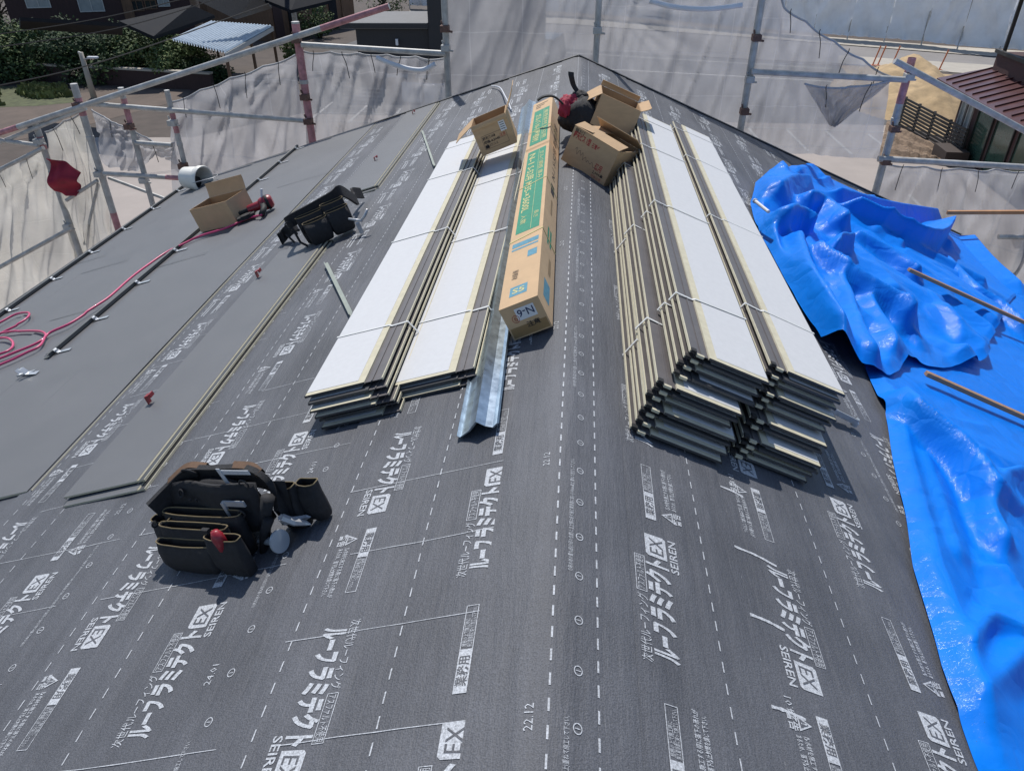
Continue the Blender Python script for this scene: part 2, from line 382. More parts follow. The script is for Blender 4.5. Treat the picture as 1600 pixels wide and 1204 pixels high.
def circles(sh, q, y0, y1=5.0, step=.098, date=None, tiny=.0, dt=1):
    y = y0; k = 0
    while y < y1:
        sh.put(CIRC, q, y, 1); y += step; k += 1
    yy = .35
    while yy < 6:
        if tiny: sh.put(TINY, q + tiny, yy, 1)
        if date is not None: sh.put(date, q + dt * .045, yy + .43, 1)
        yy += PER
CHALK = [SL(669, 845)[1], SL(675, 970)[1]]; CY0, CDY = CHALK[1], CHALK[0] - CHALK[1]

# left slope: rolls from the ridge down; each upper roll lies over the next
LB = [.04, .535, 1.13, 1.72, 2.3]
lrows = [[(.145, .955, 1), (.418, .87, -1)], [(.757, .685, 1), (1.02, 1.215, -1)], [(1.35, .89, 1), (1.62, 2.05, -1)], [(1.95, 1.2, 1), (2.2, 1.5, -1)]]
for i in range(4):
    sh = Sheet(-1, LB[i] - (.03 if i else .0), LB[i + 1] + .035, .0004 if i else .0016, .0062)
    for mid, y0, d in lrows[i]:
        sk = (lambda m_, y_: y_ > 1.6 and m_ > 1.9) if i == 3 else None
        row(sh, mid, y0, d, skip=sk)
    sh.dashes([.281, .895, 1.485, 2.08][i]); 
    if i < 3: sh.dashes(LB[i + 1] - .03)
    if i: pass
    if i in (1, 2): circles(sh, LB[i] + .08, .31, date=DATE1 if i == 1 else DATE2, tiny=.022)
    for k in range(-1, 9):                # chalk lines snapped across the felt
        yy = CY0 + k * CDY
        if yy > 4.0 or random.random() < .12: continue
        a = LB[i] + random.uniform(0, .1); e = LB[i + 1] - random.uniform(-.03, .15)
        sh.strip([(a, yy + .004), ((a + e) / 2, yy + random.uniform(-.004, .004)), (e, yy - .004)], .0008)
    sh.build()
RB = [.09, .375, .92, 1.5, 2.1, 2.7, 3.2]
rrows = [[(.213, .81, 1)], [(.51, 1.15, -1), (.775, 1.2 - PER, 1)], [(1.07, 1.95, -1), (1.35, 1.9, 1)], [(1.66, 2.1, -1), (1.93, 1.8, 1)], [(2.26, 2.0, -1), (2.53, 1.6, 1)], [(2.9, 2.0, -1)]]
for i in range(6):
    sh = Sheet(1, RB[i] - (.03 if i else 0), RB[i + 1] + .035 if i < 5 else RIGHT_S, .0004 if i else .0016, .0042)
    for mid, y0, d in rrows[i]: row(sh, mid, y0, d)
    if i < 3:
        sh.dashes([.325, .645, 1.22][i]); 
        if i: sh.dashes(RB[i] + .022, on=.012, off=.02, w=.0012)
    if i == 1: circles(sh, .405, .30, date=DATE1, tiny=-.022, dt=1)
    if i == 2: circles(sh, .97, .33, date=DATE2, tiny=.02)
    if i == 1:                            # smears of white marking paint
        for a, c in (((1145, 853), (1212, 886)), ((1166, 958), (1224, 986)), ((1197, 1102), (1257, 1126)), ((1117, 757), (1160, 777))):
            q0, q1 = SR(*a), SR(*c); sh.strip([q0, ((q0[0] + q1[0]) / 2, (q0[1] + q1[1]) / 2 + .004), q1], .0035)
    sh.build()
# ridge strip folded over both slopes
b = MB(); ys = list(np.arange(YN, .3, .4)) + list(np.arange(.3, 3.5, .05)) + list(np.arange(3.5, YF, .15)) + [YF]
def rp(q, y, dz=0.0):                     # q < 0 on the left slope
    n = .0052 + .0009 * nz(q * 9, y * 1.1, 8.0) + dz; k = .045
    if abs(q) < k:
        a = FL(k, y, n); c = FR(k, y, n); t = (q + k) / (2 * k); return a * (1 - t) + c * t + EZ * .0085 * (1 - (q / k) ** 2)
    return FL(-q, y, n) if q < 0 else FR(q, y, n)
qs = [-.13, -.09, -.06, -.04, -.03, -.02, -.01, 0, .01, .02, .03, .04, .06, .09, .12, .15]
b.grid([[rp(q, y) for y in ys] for q in qs], 0)
b.grid([[rp(-.13, y), FL(.13, y, 0.0005)] for y in ys], 0); b.grid([[rp(.15, y), FR(.15, y, 0.0005)] for y in ys], 0)
def rput(arr, q, y):
    v, f, m, z = arr; b.add([rp(q - b_ * KP, y + a_ * KP, .0011 + c_) for (a_, b_), c_ in zip(v, z)], f, [1 if k == 0 else 0 for k in m])
for q, w in ((.0, .0017), (.08, .0017)):
    y = .3
    while y < 6.2:
        b.add([rp(q - w, y, .0011), rp(q + w, y, .0011), rp(q + w, y + .022, .0011), rp(q - w, y + .022, .0011)], [(0, 1, 2, 3)], 1); y += .044
for k in range(58): rput(CIRC, .045, .34 + .098 * k)
for k in range(9): rput(TINY, .028, .33 + PER * k); rput(DATE2, -.03, .62 + PER * k)
b.build('ridge_strip', [M_FELT, M_PRINT], house, auto=30)

# --- roof panels already laid on the left slope
def panel_near(t): return 1.60 - .06 * t
nc = 5
for c in range(nc):
    b = MB(); ys = np.linspace(0, 1, 60)
    f0, f1 = c / nc, (c + 1) / nc
    def pp(fr, t, n):
        y = panel_near(fr) + (YF - .015 - panel_near(fr)) * t
        s0, s1 = p1_s(y), eave_s(y); return FL(s0 + (s1 - s0) * fr, y, n)
    n_up, n_dn = .010, .017
    g = 1.0 if c == nc - 1 else 1.0
    top = [[pp(f0 + (f1 - f0) * k / 6, t, n_up + (n_dn - n_up) * k / 6 + .0007 * nz(k * .8 + c * 7, t * 9)) for t in ys] for k in range(7)]
    b.grid(top, 0)
    b.grid([[pp(f1, t, n_dn) for t in ys], [pp(f1 + .0006, t, .004) for t in ys]], 0)
    lip = .006 / (eave_s(5) - p1_s(5))
    if c == 0:                            # free upper edge: dark tongue, then a pale lip
        b.grid([[pp(-.0001, t, n_up) for t in ys], [pp(-.0001, t, .006) for t in ys]], 2)
        b.grid([[pp(-.0001, t, .006) for t in ys], [pp(-.006, t, .006) for t in ys]], 2)
        b.grid([[pp(-.007, t, .006) for t in ys], [pp(-.0074, t, .010) for t in ys], [pp(-.0084, t, .010) for t in ys], [pp(-.0087, t, .004) for t in ys]], 1)
    b.grid([[pp(f0 + (f1 - f0) * k / 6, 0, n_up + (n_dn - n_up) * k / 6) for k in range(7)], [pp(f0 + (f1 - f0) * k / 6, 0, .004) for k in range(7)]], 1)
    b.grid([[pp(f0 + (f1 - f0) * k / 6, 1, n_up + (n_dn - n_up) * k / 6) for k in range(7)], [pp(f0 + (f1 - f0) * k / 6, 1, .004) for k in range(7)]], 2)
    o = b.build('roof_panel', [M_PANEL, M_FOAM, M_DARKM], house, auto=25)
# butt joints between panel lengths (thin dark cover strips)
for fr0, fr1, t in ((.2, .4, .46), (.4, .6, .37), (.6, .8, .55), (.8, .995, .62), (.0, .2, .7)):
    b = MB(); b.grid([[pp(fr0 + (fr1 - fr0) * k / 4, t + dt, .0178) for dt in (0, .0012)] for k in range(5)], 0); b.build('panel_joint', M_DARKM, house)
# metal drip edges along eaves and gables
b = MB(); ys = np.linspace(YN, YF, 40)
b.grid([[FL(eave_s(y) + .0, y, .019) for y in ys], [FL(eave_s(y) + .03, y, .017) for y in ys], [FL(eave_s(y) + .034, y, -.06) for y in ys]], 0)
b.build('eave_flashing', M_DARKM, house)
b = MB()
for F, smax in ((FL, eave_s(YF)), (FR, RIGHT_S)):
    ss = np.linspace(0, smax, 20)
    b.grid([[F(s_, YF - .012, .012) for s_ in ss], [F(s_, YF + .012, .014) for s_ in ss], [F(s_, YF + .012, -.09) for s_ in ss]], 0)
b.build('gable_flashing', M_DARKM, house)
# ------------------------------------------------------------------ loads and tools on the roof
M_WHITE = mat('white_backing', (0.55, 0.558, 0.572), rough=0.75, var=0.035, scale=40)
M_FLANGE = mat('brown_grey_flange', (0.115, 0.105, 0.105), rough=0.5, var=0.1, scale=14)
M_BLACK = mat('black_rubber', (0.016, 0.016, 0.017), rough=0.7, var=0.2)
M_STRAP = mat('white_strap', (0.62, 0.63, 0.62), rough=0.5, var=0.08)
M_GALV = mat('galvanised_steel', (0.40, 0.475, 0.54), rough=0.30, metal=0.85, var=0.22, scale=26, detail=3, bump=0.05, bscale=30)
M_STEEL = mat('tool_steel', (0.50, 0.51, 0.53), rough=0.4, metal=0.35, var=0.12, scale=20)
M_ALU = mat('zinc_bracket', (0.50, 0.52, 0.54), rough=0.4, metal=0.6, var=0.15, scale=30)
M_RED = mat('red_paint', (0.30, 0.018, 0.03), rough=0.4, var=0.2, coat=0.2)
M_CARD = mat('cardboard', (0.50, 0.335, 0.19), rough=0.85, var=0.08, scale=14, stretch=(1, 1, 3))
M_CARD2 = mat('cardboard_pale', (0.56, 0.385, 0.225), rough=0.85, var=0.07, scale=12)
M_CARD_IN = mat('cardboard_inside', (0.40, 0.255, 0.135), rough=0.9, var=0.08, scale=16)
M_GREEN = mat('green_print', (0.028, 0.24, 0.145), rough=0.75, var=0.16, scale=40)
M_YEL = mat('pale_yellow_print', (0.55, 0.50, 0.22), rough=0.7, var=0.1, scale=40)
M_INK = mat('black_ink', (0.03, 0.025, 0.025), rough=0.8, var=0.2)
M_REDINK = mat('red_ink', (0.36, 0.05, 0.04), rough=0.8, var=0.25, scale=50)
M_BLUEINK = mat('blue_ink', (0.10, 0.27, 0.36), rough=0.8, var=0.2, scale=50)
M_NAVY = mat('navy_ink', (0.02, 0.035, 0.10), rough=0.7, var=0.1)
M_LABEL = mat('white_label', (0.66, 0.68, 0.72), rough=0.6, var=0.06)
M_TAPE = mat('brown_tape', (0.30, 0.19, 0.085), rough=0.4, var=0.1)
M_NYLON = mat('black_nylon', (0.018, 0.0175, 0.020), rough=0.70, var=0.45, scale=60, bump=0.5, bscale=500)
M_LEATHER = mat('brown_leather', (0.13, 0.07, 0.035), rough=0.6, var=0.3, scale=30)
M_STITCH = mat('tan_stitching', (0.20, 0.155, 0.085), rough=0.8, var=0.2)
M_BRASS = mat('brass', (0.50, 0.36, 0.14), rough=0.4, metal=0.35, var=0.15)
M_BUCKET = mat('white_plastic', (0.78, 0.77, 0.71), rough=0.45, var=0.08, scale=6)
M_HOSE = mat('pink_hose', (0.60, 0.06, 0.17), rough=0.4, var=0.1, coat=0.2)
M_ROD = mat('grey_green_metal', (0.30, 0.33, 0.29), rough=0.5, metal=0.3, var=0.12)

# ---- strapped bundles of roof panels
def bundle(F, s_out, y0, n_top, count, Lp, label, group, W=.155, pitch=.017, shift=.006, yaw=0.0, straps=(.13, .43, .74, .95), seed=0, step=-.010, hooks=True, ledge=None):
    rn = random.Random(seed); side = -1 if F is FL else 1
    base = F(s_out - W / 2, y0 + Lp / 2, 0)
    t = thing('panel_bundle', label, 'roof panels', base, group)
    def P(u, y, n): return F(s_out - u - yaw * y, y0 + y, n)
    FL_W = .050
    for i in range(count):
        b = MB(); du = i * shift + rn.uniform(-.0035, .0035); dy = i * step + rn.uniform(-.010, .010); nt_ = n_top - i * pitch; L1 = Lp + rn.uniform(-.008, .008)
        bow = rn.uniform(-.0025, .0025)
        def q(u, y, n): return P(u + du, y + dy, nt_ + n + bow * math.sin(math.pi * y / Lp))
        dkp = i % 3 == 1
        def slab(u0, u1, ya, yb, na, nb, mi, k=6, mend=None):
            ys = np.linspace(ya, yb, k)
            b.grid([[q(u0, y, na) for y in ys], [q(u0, y, nb) for y in ys], [q(u1, y, nb) for y in ys], [q(u1, y, na) for y in ys], [q(u0, y, na) for y in ys]], mi)
            b.add([q(u0, ya, na), q(u0, ya, nb), q(u1, ya, nb), q(u1, ya, na)], [(0, 1, 2, 3)], mi if mend is None else mend); b.add([q(u0, yb, na), q(u0, yb, nb), q(u1, yb, nb), q(u1, yb, na)], [(0, 1, 2, 3)], mi if mend is None else mend)
        e = .015
        slab(0, W, e, L1 - .01, -.0006, .0, 0)                 # paper backing
        slab(.0, W + .022, 0, L1, -.0074, -.0006 - .0001, 2 if dkp else 1, 6, 2)    # foam core, dark folded ends
        slab(-.003, W + .022, .004, L1 - .004, -.0100, -.0074, 2)  # metal face below
        slab(W + .022, W + .022 + FL_W, .004, L1 - .004, -.0076, -.0056, 3)   # tongue
        slab(W + .040, W + .044, .004, L1 - .004, -.0056, -.0030, 3)          # rib in the tongue
        slab(W + .022 + FL_W, W + .022 + FL_W + .0030, .004, L1 - .004, -.0090, -.0020, 1)   # pale rolled lip
        slab(-.0055, -.003, .003, L1 - .003, -.0100, -.0028, 2)
        if hooks:
            u = W + .022 + FL_W
            b.box(q(u - .006, .006, -.001), P(.007, 0, 0) - P(0, 0, 0), P(0, .007, 0) - P(0, 0, 0), (P(0, 0, .0032) - P(0, 0, 0)), 4)
            b.box(q(u - .026, -.001, -.006), P(.010, 0, 0) - P(0, 0, 0), P(0, .004, 0) - P(0, 0, 0), (P(0, 0, .0035) - P(0, 0, 0)), 1)
        b.build('panel', [M_WHITE, ledge or M_FOAM, M_DARKM, M_FLANGE, M_BLACK], t)
    bot = n_top - (count - 1) * pitch - .0128; sh = (count - 1) * shift
    for f in straps:
        b = MB(); y = f * Lp; w = .0042; j = rn.uniform(-.012, .012); e2 = W + .022 + FL_W + .0062
        path = [(-.0068, bot), (-.0068, n_top + .0012), (W + .016, n_top + .0012), (W + .024, n_top - .0035), (e2, n_top - .0008), (e2 + sh + .001, bot), (-.0068, bot)]
        L_, R_ = [], []
        for k, (u, n) in enumerate(path):
            yy = y + j * (u / W); L_.append(P(u, yy - w, n)); R_.append(P(u, yy + w, n))
        b.grid([L_, R_], 0); b.build('strap', M_STRAP, t, solid=.0008)
    return t
GA, GR = 'strapped roof panel bundles left of the ridge', 'strapped roof panel bundles in the tall pile right of the ridge'
bundle(FL, .712, 1.62, .092, 6, 2.58, 'strapped bundle of white backed roof panels, leftmost and widest fanned pile left of the ridge', GA, shift=.007, pitch=.0152, seed=1, hooks=False, W=.158)
bundle(FL, .474, 1.645, .045, 3, 2.45, 'low bundle of white backed panels between the left pile and the galvanised flashing', GA, shift=.004, pitch=.0145, seed=2, hooks=False, W=.157, straps=(.15, .42, .7, .9))
bundle(FR, .722, 1.69, .201, 3, 2.59, 'topmost panel bundle nearest the blue tarpaulin, its white backing fully open', GR, seed=3, W=.150)
bundle(FR, .714, 1.645, .149, 3, 2.57, 'panel bundle directly beneath the one nearest the blue tarpaulin', GR, seed=4, W=.150)
bundle(FR, .708, 1.575, .096, 2, 2.50, 'thin panel bundle jutting out third from the top on the tarpaulin side of the pile', GR, seed=5, W=.150, step=-.012)
bundle(FR, .700, 1.525, .061, 4, 2.50, 'bottom panel bundle on the tarpaulin side, jutting farthest toward the viewer', GR, seed=6, W=.150, pitch=.0148, step=-.004)
bundle(FR, .474, 1.605, .192, 2, 2.55, 'topmost panel bundle on the ridge side of the tall pile, under the open upright box', GR, seed=7, W=.145)
bundle(FR, .460, 1.572, .157, 2, 2.5, 'panel bundle second from the top on the ridge side of the tall pile', GR, seed=8, W=.150)
bundle(FR, .424, 1.520, .122, 3, 2.4, 'panel bundle shifted toward the ridge, third from the top with black end hooks', GR, seed=9, W=.155)
bundle(FR, .432, 1.480, .070, 4, 2.45, 'bottom panel bundle on the ridge side of the tall pile', GR, seed=10, W=.170, pitch=.0165, shift=.004)

# ---- loose grey panels lying on the felt
def loose(s_hi, s_lo, y0, y1, count, label, seed, dy=.03):
    rn = random.Random(seed); t = thing('loose_roof_panel', label, 'roof panels', FL((s_hi + s_lo) / 2, (y0 + y1) / 2, 0), 'loose grey roof panels on the left slope')
    for i in range(count):
        b = MB(); n0 = .010 + .011 * (count - 1 - i); ds = -.012 * (i) ; ya = y0 - dy * i; ys = np.linspace(ya, y1 - .02 * i, 24)
        a, c = s_lo + ds, s_hi + ds
        for mi, rows in ((0, [(a + .004, n0), (c - .008, n0)]), (1, [(c - .009, n0), (c - .011, n0 - .004)]), (2, [(c - .011, n0 - .004), (c - .03, n0 - .004)]), (1, [(c - .032, n0 - .005), (c - .0325, n0 - .001), (c - .0345, n0 - .001), (c - .035, n0 - .008)]), (0, [(a + .004, n0), (a, n0 - .004), (a, n0 - .009)])):
            b.grid([[FL(s_, y, n_ + .0006 * nz(s_ * 3, y * 2, seed)) for y in ys] for s_, n_ in rows], mi)
        for y_ in (ys[0], ys[-1]):
            b.add([FL(a, y_, n0), FL(c - .0355, y_, n0), FL(c - .0355, y_, n0 - .006), FL(a, y_, n0 - .006)], [(0, 1, 2, 3)], 1)
        b.build('panel', [M_PANEL, M_FOAM, M_DARKM], t)
q0, q1, q2 = SL(109, 797, .02), SL(195, 790, .02), SL(490, 400, .02)
loose(1.255, 1.50, 1.50, 3.32, 2, 'loose grey roof panels lying lengthwise, near ends close to the large tool pouch', 1)
loose(1.19, 1.44, 4.05, 6.15, 2, 'loose grey roof panels lying beyond the small tool pouch, reaching the gable', 2)

# ---- galvanised flashing
t = thing('flashing_stack', 'stack of bent galvanised steel flashing beside the long carton', 'flashing', FL(.24, 3.2, 0))
for i in range(3):
    b = MB(); n0 = .003 + .0045 * i; ya, yb = 1.40 - .006 * i, 4.95
    prof = [(.256, n0 + .006), (.250, n0), (.224, n0 + .012), (.198, n0 + .034), (.180, n0 + .016), (.164, n0 + .008), (.150, n0 + .018)]
    ys = np.linspace(ya, yb, 16)
    b.grid([[FL(s_ + .030 * (y - 1.4) + .0, y, n_) for y in ys] for s_, n_ in prof], 0); b.build('flashing', M_GALV, t, solid=.0014)

# ---- flat print helper on a face: origin, right, up
def stamp(b, arr, O, ex, ey, mats, off):
    v, f, m, z = arr; O, ex, ey = (np.asarray(q, float) for q in (O, ex, ey)); nn = unit(np.cross(ex, ey))
    b.add([O + ex * a + ey * c + nn * (off + zz) for (a, c), zz in zip(v, z)], f, [mats[k] for k in m])

# ---- long carton
yt = lambda x, y: SL(x, y, .118)[1]
ang = rad(7); W_, H_ = .118, .104
Oc = FL(.150, 1.815, .008); far = FL(.150 + .055, 4.40, .012)
ey = unit(far - Oc); eu0 = unit(-DL - ey * (-DL @ ey)); en0 = np.cross(eu0, ey)
eu = eu0 * math.cos(ang) + en0 * math.sin(ang); en = np.cross(eu, ey); Lc = 2.56
t = thing('long_carton', 'very long cardboard carton with green printed panels lying along the ridge', 'carton', Oc + eu * W_ / 2 + ey * Lc / 2)
b = MB(); cc = Oc + eu * W_ / 2 + ey * Lc / 2 + en * H_ / 2
b.box(cc, eu * W_ / 2, ey * Lc / 2, en * H_ / 2, 0)
cmats = [M_CARD2, M_GREEN, M_YEL, M_INK, M_BLUEINK, M_REDINK, M_LABEL, M_NAVY, M_TAPE, M_CARD]
top0 = Oc + en * H_
f = Flat()      # top face: x along the carton (towards the viewer), y across
def L2(y): return y - 1.815
g1a, g1b, g2a, g2b = L2(2.36), L2(3.36), L2(3.47), L2(4.16)
for ga, gb in ((g1a, g1b), (g2a, g2b)):
    f.rect(ga, gb, .014, .104, 1, .0004)
fx = f.arrays(); stamp(b, fx, top0, ey, -eu, [0, 1], .0) if False else None
def top(a, u): return top0 + ey * a + eu * u
def top_rect(a0, a1, u0, u1, mi, h): b.add([top(a0, u0) + en * h, top(a0, u1) + en * h, top(a1, u1) + en * h, top(a1, u0) + en * h], [(0, 1, 2, 3)], mi)
for ga, gb in ((g1a, g1b), (g2a, g2b)):
    top_rect(ga, gb, .016, .104, 1, .0005); top_rect(ga + .01, gb - .01, .071, .0722, 2, .0009)
def top_text(s_, a0, a1, u0, h, mi, bold=0.0, hh=.001):      # reads towards the viewer
    g = Flat(); g.text(s_, 0, abs(a1 - a0), 0, h, 0, bold=bold); stamp(b, g.arrays(), top(a1, u0), -ey, eu, [mi], hh)
top_text('S-52用 M35-×3600L', g1a + .20, g1b - .24, .026, .030, 2, .01); top_text('N-1', g1b - .2, g1b - .05, .026, .030, 2, .01)
top_text('ガルバ鋼板 厚み', g1a + .55, g1b - .06, .078, .017, 2); top_text('長さ', g1a + .10, g1a + .17, .080, .015, 2); top_text('入数', g1a + .08, g1a + .17, .03, .018, 2)
top_text('屋根部材 S-52用', g2a + .06, g2b - .06, .078, .018, 2); top_text('ガルバ N-1 屋根材', g2a + .05, g2b - .10, .030, .028, 2, .01)
top_rect(L2(2.24), L2(2.275), .012, .106, 4, .0005); top_rect(L2(2.215), L2(2.228), .012, .106, 4, .0005)
top_rect(L2(2.125), L2(2.175), .072, .104, 4, .0005)
g = Flat(); g.rect(0, .055, 0, .062, 0); g.text('S5', .008, .047, .016, .032, 1, bold=.02, z=.0004); stamp(b, g.arrays(), top(L2(1.87), .028), eu, ey, [4, 2], .0005)
top_text('屋根材', L2(1.985), L2(2.05), .03, .016, 3)
for k in range(3): top_rect(L2(4.22 + .04 * k), L2(4.235 + .04 * k), .02, .05 + .02 * k, 3, .0005)
top_rect(L2(3.395), L2(3.435), .0, W_, 9, .0006); top_rect(L2(3.41), L2(3.42), 0, W_, 8, .0009)
# right side print
R0 = Oc + eu * W_
def side_rect(a0, a1, h0, h1, mi): b.add([R0 + ey * a0 + en * h0 + eu * .0005, R0 + ey * a1 + en * h0 + eu * .0005, R0 + ey * a1 + en * h1 + eu * .0005, R0 + ey * a0 + en * h1 + eu * .0005], [(0, 1, 2, 3)], mi)
side_rect(.07, .19, .03, .07, 4); side_rect(.26, .38, .030, .046, 8); side_rect(.47, .62, .055, .066, 1); side_rect(.47, .62, .035, .046, 1); side_rect(.78, .93, .040, .052, 8); side_rect(1.0, 1.12, .03, .06, 3)
g = Flat(); g.text('N-1 S-52用 取扱注意', 0, .9, 0, .03, 0); stamp(b, g.arrays(), R0 + ey * 1.2 + en * .03, ey, en, [3], .0006)
# near end: label upside down, tape
E0 = Oc + eu * W_
g = Flat(); g.rect(.020, .078, -.050, -.012, 0); g.text('N-6', .025, .073, -.044, .024, 1, bold=.01, z=.0004); stamp(b, g.arrays(), Oc + eu * .117 + en * .040, -eu, -en, [6, 7], .0008)
g = Flat(); g.rect(.004, .114, .004, .036, 0); stamp(b, g.arrays(), Oc, eu, en, [8], .0004)
g = Flat(); g.text('注意', .055, .095, .026, .014, 0, bold=.02); stamp(b, g.arrays(), Oc, eu, en, [3], .0009)
g = Flat(); g.text('⑥', .022, .044, .05, .022, 0); stamp(b, g.arrays(), Oc, eu, en, [5], .0009)
b.build('carton_body', cmats, t)
for a in (L2(2.30), L2(2.86), L2(3.72)):
    m_ = MB(); w = .0035; pts = [(0, -.001), (0, H_ + .0012), (W_, H_ + .0012), (W_, -.001)]
    m_.grid([[Oc + eu * (u + (-.0012 if u == 0 else .0012)) + en * h + ey * (a + d + .25 * u) for u, h in pts] for d in (-w, w)], 0); m_.build('strap', M_YEL, t, solid=.0008)

# ---- open cardboard boxes
def open_box(O, ex, ey, ez, w, d, h, flaps, label, mats=None, prints=None, group='open cardboard boxes on the roof', th=.0035, inner=None):
    O, ex, ey, ez = np.asarray(O, float), unit(ex), unit(ey), unit(ez)
    t = thing('cardboard_box', label, 'box', O + ex * w / 2 + ey * d / 2, group)
    mats = mats or [M_CARD, M_CARD_IN]
    b = MB(); q = lambda x, y, z: O + ex * x + ey * y + ez * z
    o = [(0, 0), (w, 0), (w, d), (0, d)]; i = [(th, th), (w - th, th), (w - th, d - th), (th, d - th)]
    rj = lambda: random.uniform(-.002, .002)
    v = [q(x, y, 0) for x, y in o] + [q(x + rj(), y + rj(), h) for x, y in o]; v += [v[4 + k] + (q(*i[k], h) - q(*o[k], h)) for k in range(4)] + [q(x, y, th) for x, y in i]
    b.add(v, [(0, 1, 5, 4), (1, 2, 6, 5), (2, 3, 7, 6), (3, 0, 4, 7), (3, 2, 1, 0), (4, 5, 9, 8), (5, 6, 10, 9), (6, 7, 11, 10), (7, 4, 8, 11), (8, 9, 13, 12), (9, 10, 14, 13), (10, 11, 15, 14), (11, 8, 12, 15), (12, 13, 14, 15)],
          [0] * 9 + [1] * 5)
    for arr, Op, a, c, mm in (prints or []): stamp(b, arr, q(*Op), (ex * a[0] + ey * a[1] + ez * a[2]), (ex * c[0] + ey * c[1] + ez * c[2]), mm, .0006)
    b.build('box_body', mats + [M_INK, M_REDINK, M_LABEL, M_TAPE, M_GREEN], t)
    for sd, ang_, ln, tap in flaps:          # side, opening angle from closed (0) to hanging outside (270), length
        m_ = MB(); a_ = rad(ang_)
        if sd == 'front': A, B, out = (0, 0), (w, 0), -ey
        elif sd == 'back': A, B, out = (w, d), (0, d), ey
        elif sd == 'left': A, B, out = (0, d), (0, 0), -ex
        else: A, B, out = (w, 0), (w, d), ex
        di = -out * math.cos(a_) + ez * math.sin(a_)
        p0, p1 = q(*A, h), q(*B, h); e = unit(p1 - p0); nn = np.cross(e, di)
        off = unit(nn) * .0018 + out * .001
        k = 5; P = [[p0 + (p1 - p0) * (s_ * (1 - 2 * tap * r / k) + tap * r / k) + di * ln * r / k + out * .006 * math.sin(r / k * 2.4) + off for s_ in (0, .33, .66, 1)] for r in range(k + 1)]
        m_.grid(P, 0); m_.build('flap', mats[0], t, solid=th * .8)
    return t
ezb = lambda ex, ey: np.cross(unit(ex), unit(ey))
# leaning box on the white panels
ex = V(.172, .012, .070); eyv = V(-.02, 1, .0); eyv = eyv - unit(ex) * (eyv @ unit(ex))
g = Flat(); g.frame(0, .125, 0, .066, .0012, 0); g.rect(0, .125, .030, .031, 0)
for k, s_ in enumerate(('屋根用ビス 500本', '規格 4.2×45', '材質 ステンレス')): g.text(s_, .004, .070 + .018 * (k % 2), .047 - .019 * k, .012, 0, res=1, bold=.02)
g.text('注意', .09, .12, .035, .014, 1, res=1); g.rect(.004, .024, .004, .018, 0)
g2 = Flat(); g2.rect(0, .030, 0, .062, 0)
for k in range(5): g2.rect(.004, .026, .008 + .010 * k, .011 + .010 * k, 1, .0004)
open_box(V(-.448, 3.62, -.040), ex, eyv, ezb(ex, eyv), .182, .185, .150, [('left', 205, .10, .0), ('right', 125, .12, .12), ('front', 262, .022, 0)], 'open brown box tilted across the white panel bundles, small black print on its side',
         prints=[(g.arrays(), (.028, 0, .022), (1, 0, 0), (0, 0, 1), [2, 3]), (g2.arrays(), (.132, 0, .078), (1, 0, 0), (0, 0, 1), [4, 2])])
# box with red lettering, on the ridge
ex = V(.195, -.147, -.072); eyv = V(.106, .207, -.045); eyv = eyv - unit(ex) * (eyv @ unit(ex))
g = Flat(); g.text('軽天ビス 1型', .012, .110, .118, .024, 1, res=1, bold=.03); g.text('石膏ボード 3.5×25', .12, .235, .118, .018, 1, res=1, bold=.02); g.text('低頭タイプ', .012, .065, .145, .012, 0, res=1, bold=.02)
g.text('徳用', .175, .215, .044, .024, 1, res=1, bold=.02); g.text('2,000本', .175, .235, .024, .013, 0, res=1, bold=.02); g.text('取扱注意', .175, .230, .008, .010, 1, res=1)
rr_ = random.Random(5); P = [(.05, .075, 0)]
for k in range(26): P.append((.05 + .0055 * k, .075 - .0012 * k + .016 * math.sin(k * 1.7) * rr_.random(), 0))
for a, c in zip(P[:-1], P[1:]):
    dx, dy = c[0] - a[0], c[1] - a[1]; L_ = math.hypot(dx, dy) + 1e-6; nx, ny = -dy / L_ * .0007, dx / L_ * .0007
    g.add([(a[0] + nx, a[1] + ny), (c[0] + nx, c[1] + ny), (c[0] - nx, c[1] - ny), (a[0] - nx, a[1] - ny)], [(0, 1, 2, 3)], 0)
open_box(V(-.060, 3.40, .020), ex, eyv, ezb(ex, eyv), .255, .225, .162, [('front', 14, .075, .0), ('back', 28, .11, .04), ('left', 5, .1, .02)], 'brown box with red lettering on its front, sitting askew on the ridge',
         prints=[(g.arrays(), (0, 0, 0), (1, 0, 0), (0, 0, 1), [2, 3])])
# tall open box behind it
a0, a1 = PR(941, 146, .25), PR(1002, 174, .25); ex = a1 - a0; eyv = V(.35, 1, -.15); eyv = eyv - unit(ex) * (eyv @ unit(ex)); ez_ = ezb(ex, eyv); w2 = float(np.linalg.norm(ex))
g = Flat(); g.rect(0, .19, .05, .085, 0)
open_box(a0 - ez_ * .23, ex, eyv, ez_, w2, .20, .23, [('front', 252, .150, .0), ('left', 232, .12, .08), ('right', 140, .05, .05), ('back', 70, .03, .0)], 'tall open brown box with its wide flap folded down, behind the box with red lettering',
         prints=[(g.arrays(), (0, .195, 0), (0, -1, 0), (0, 0, 1), [6])])
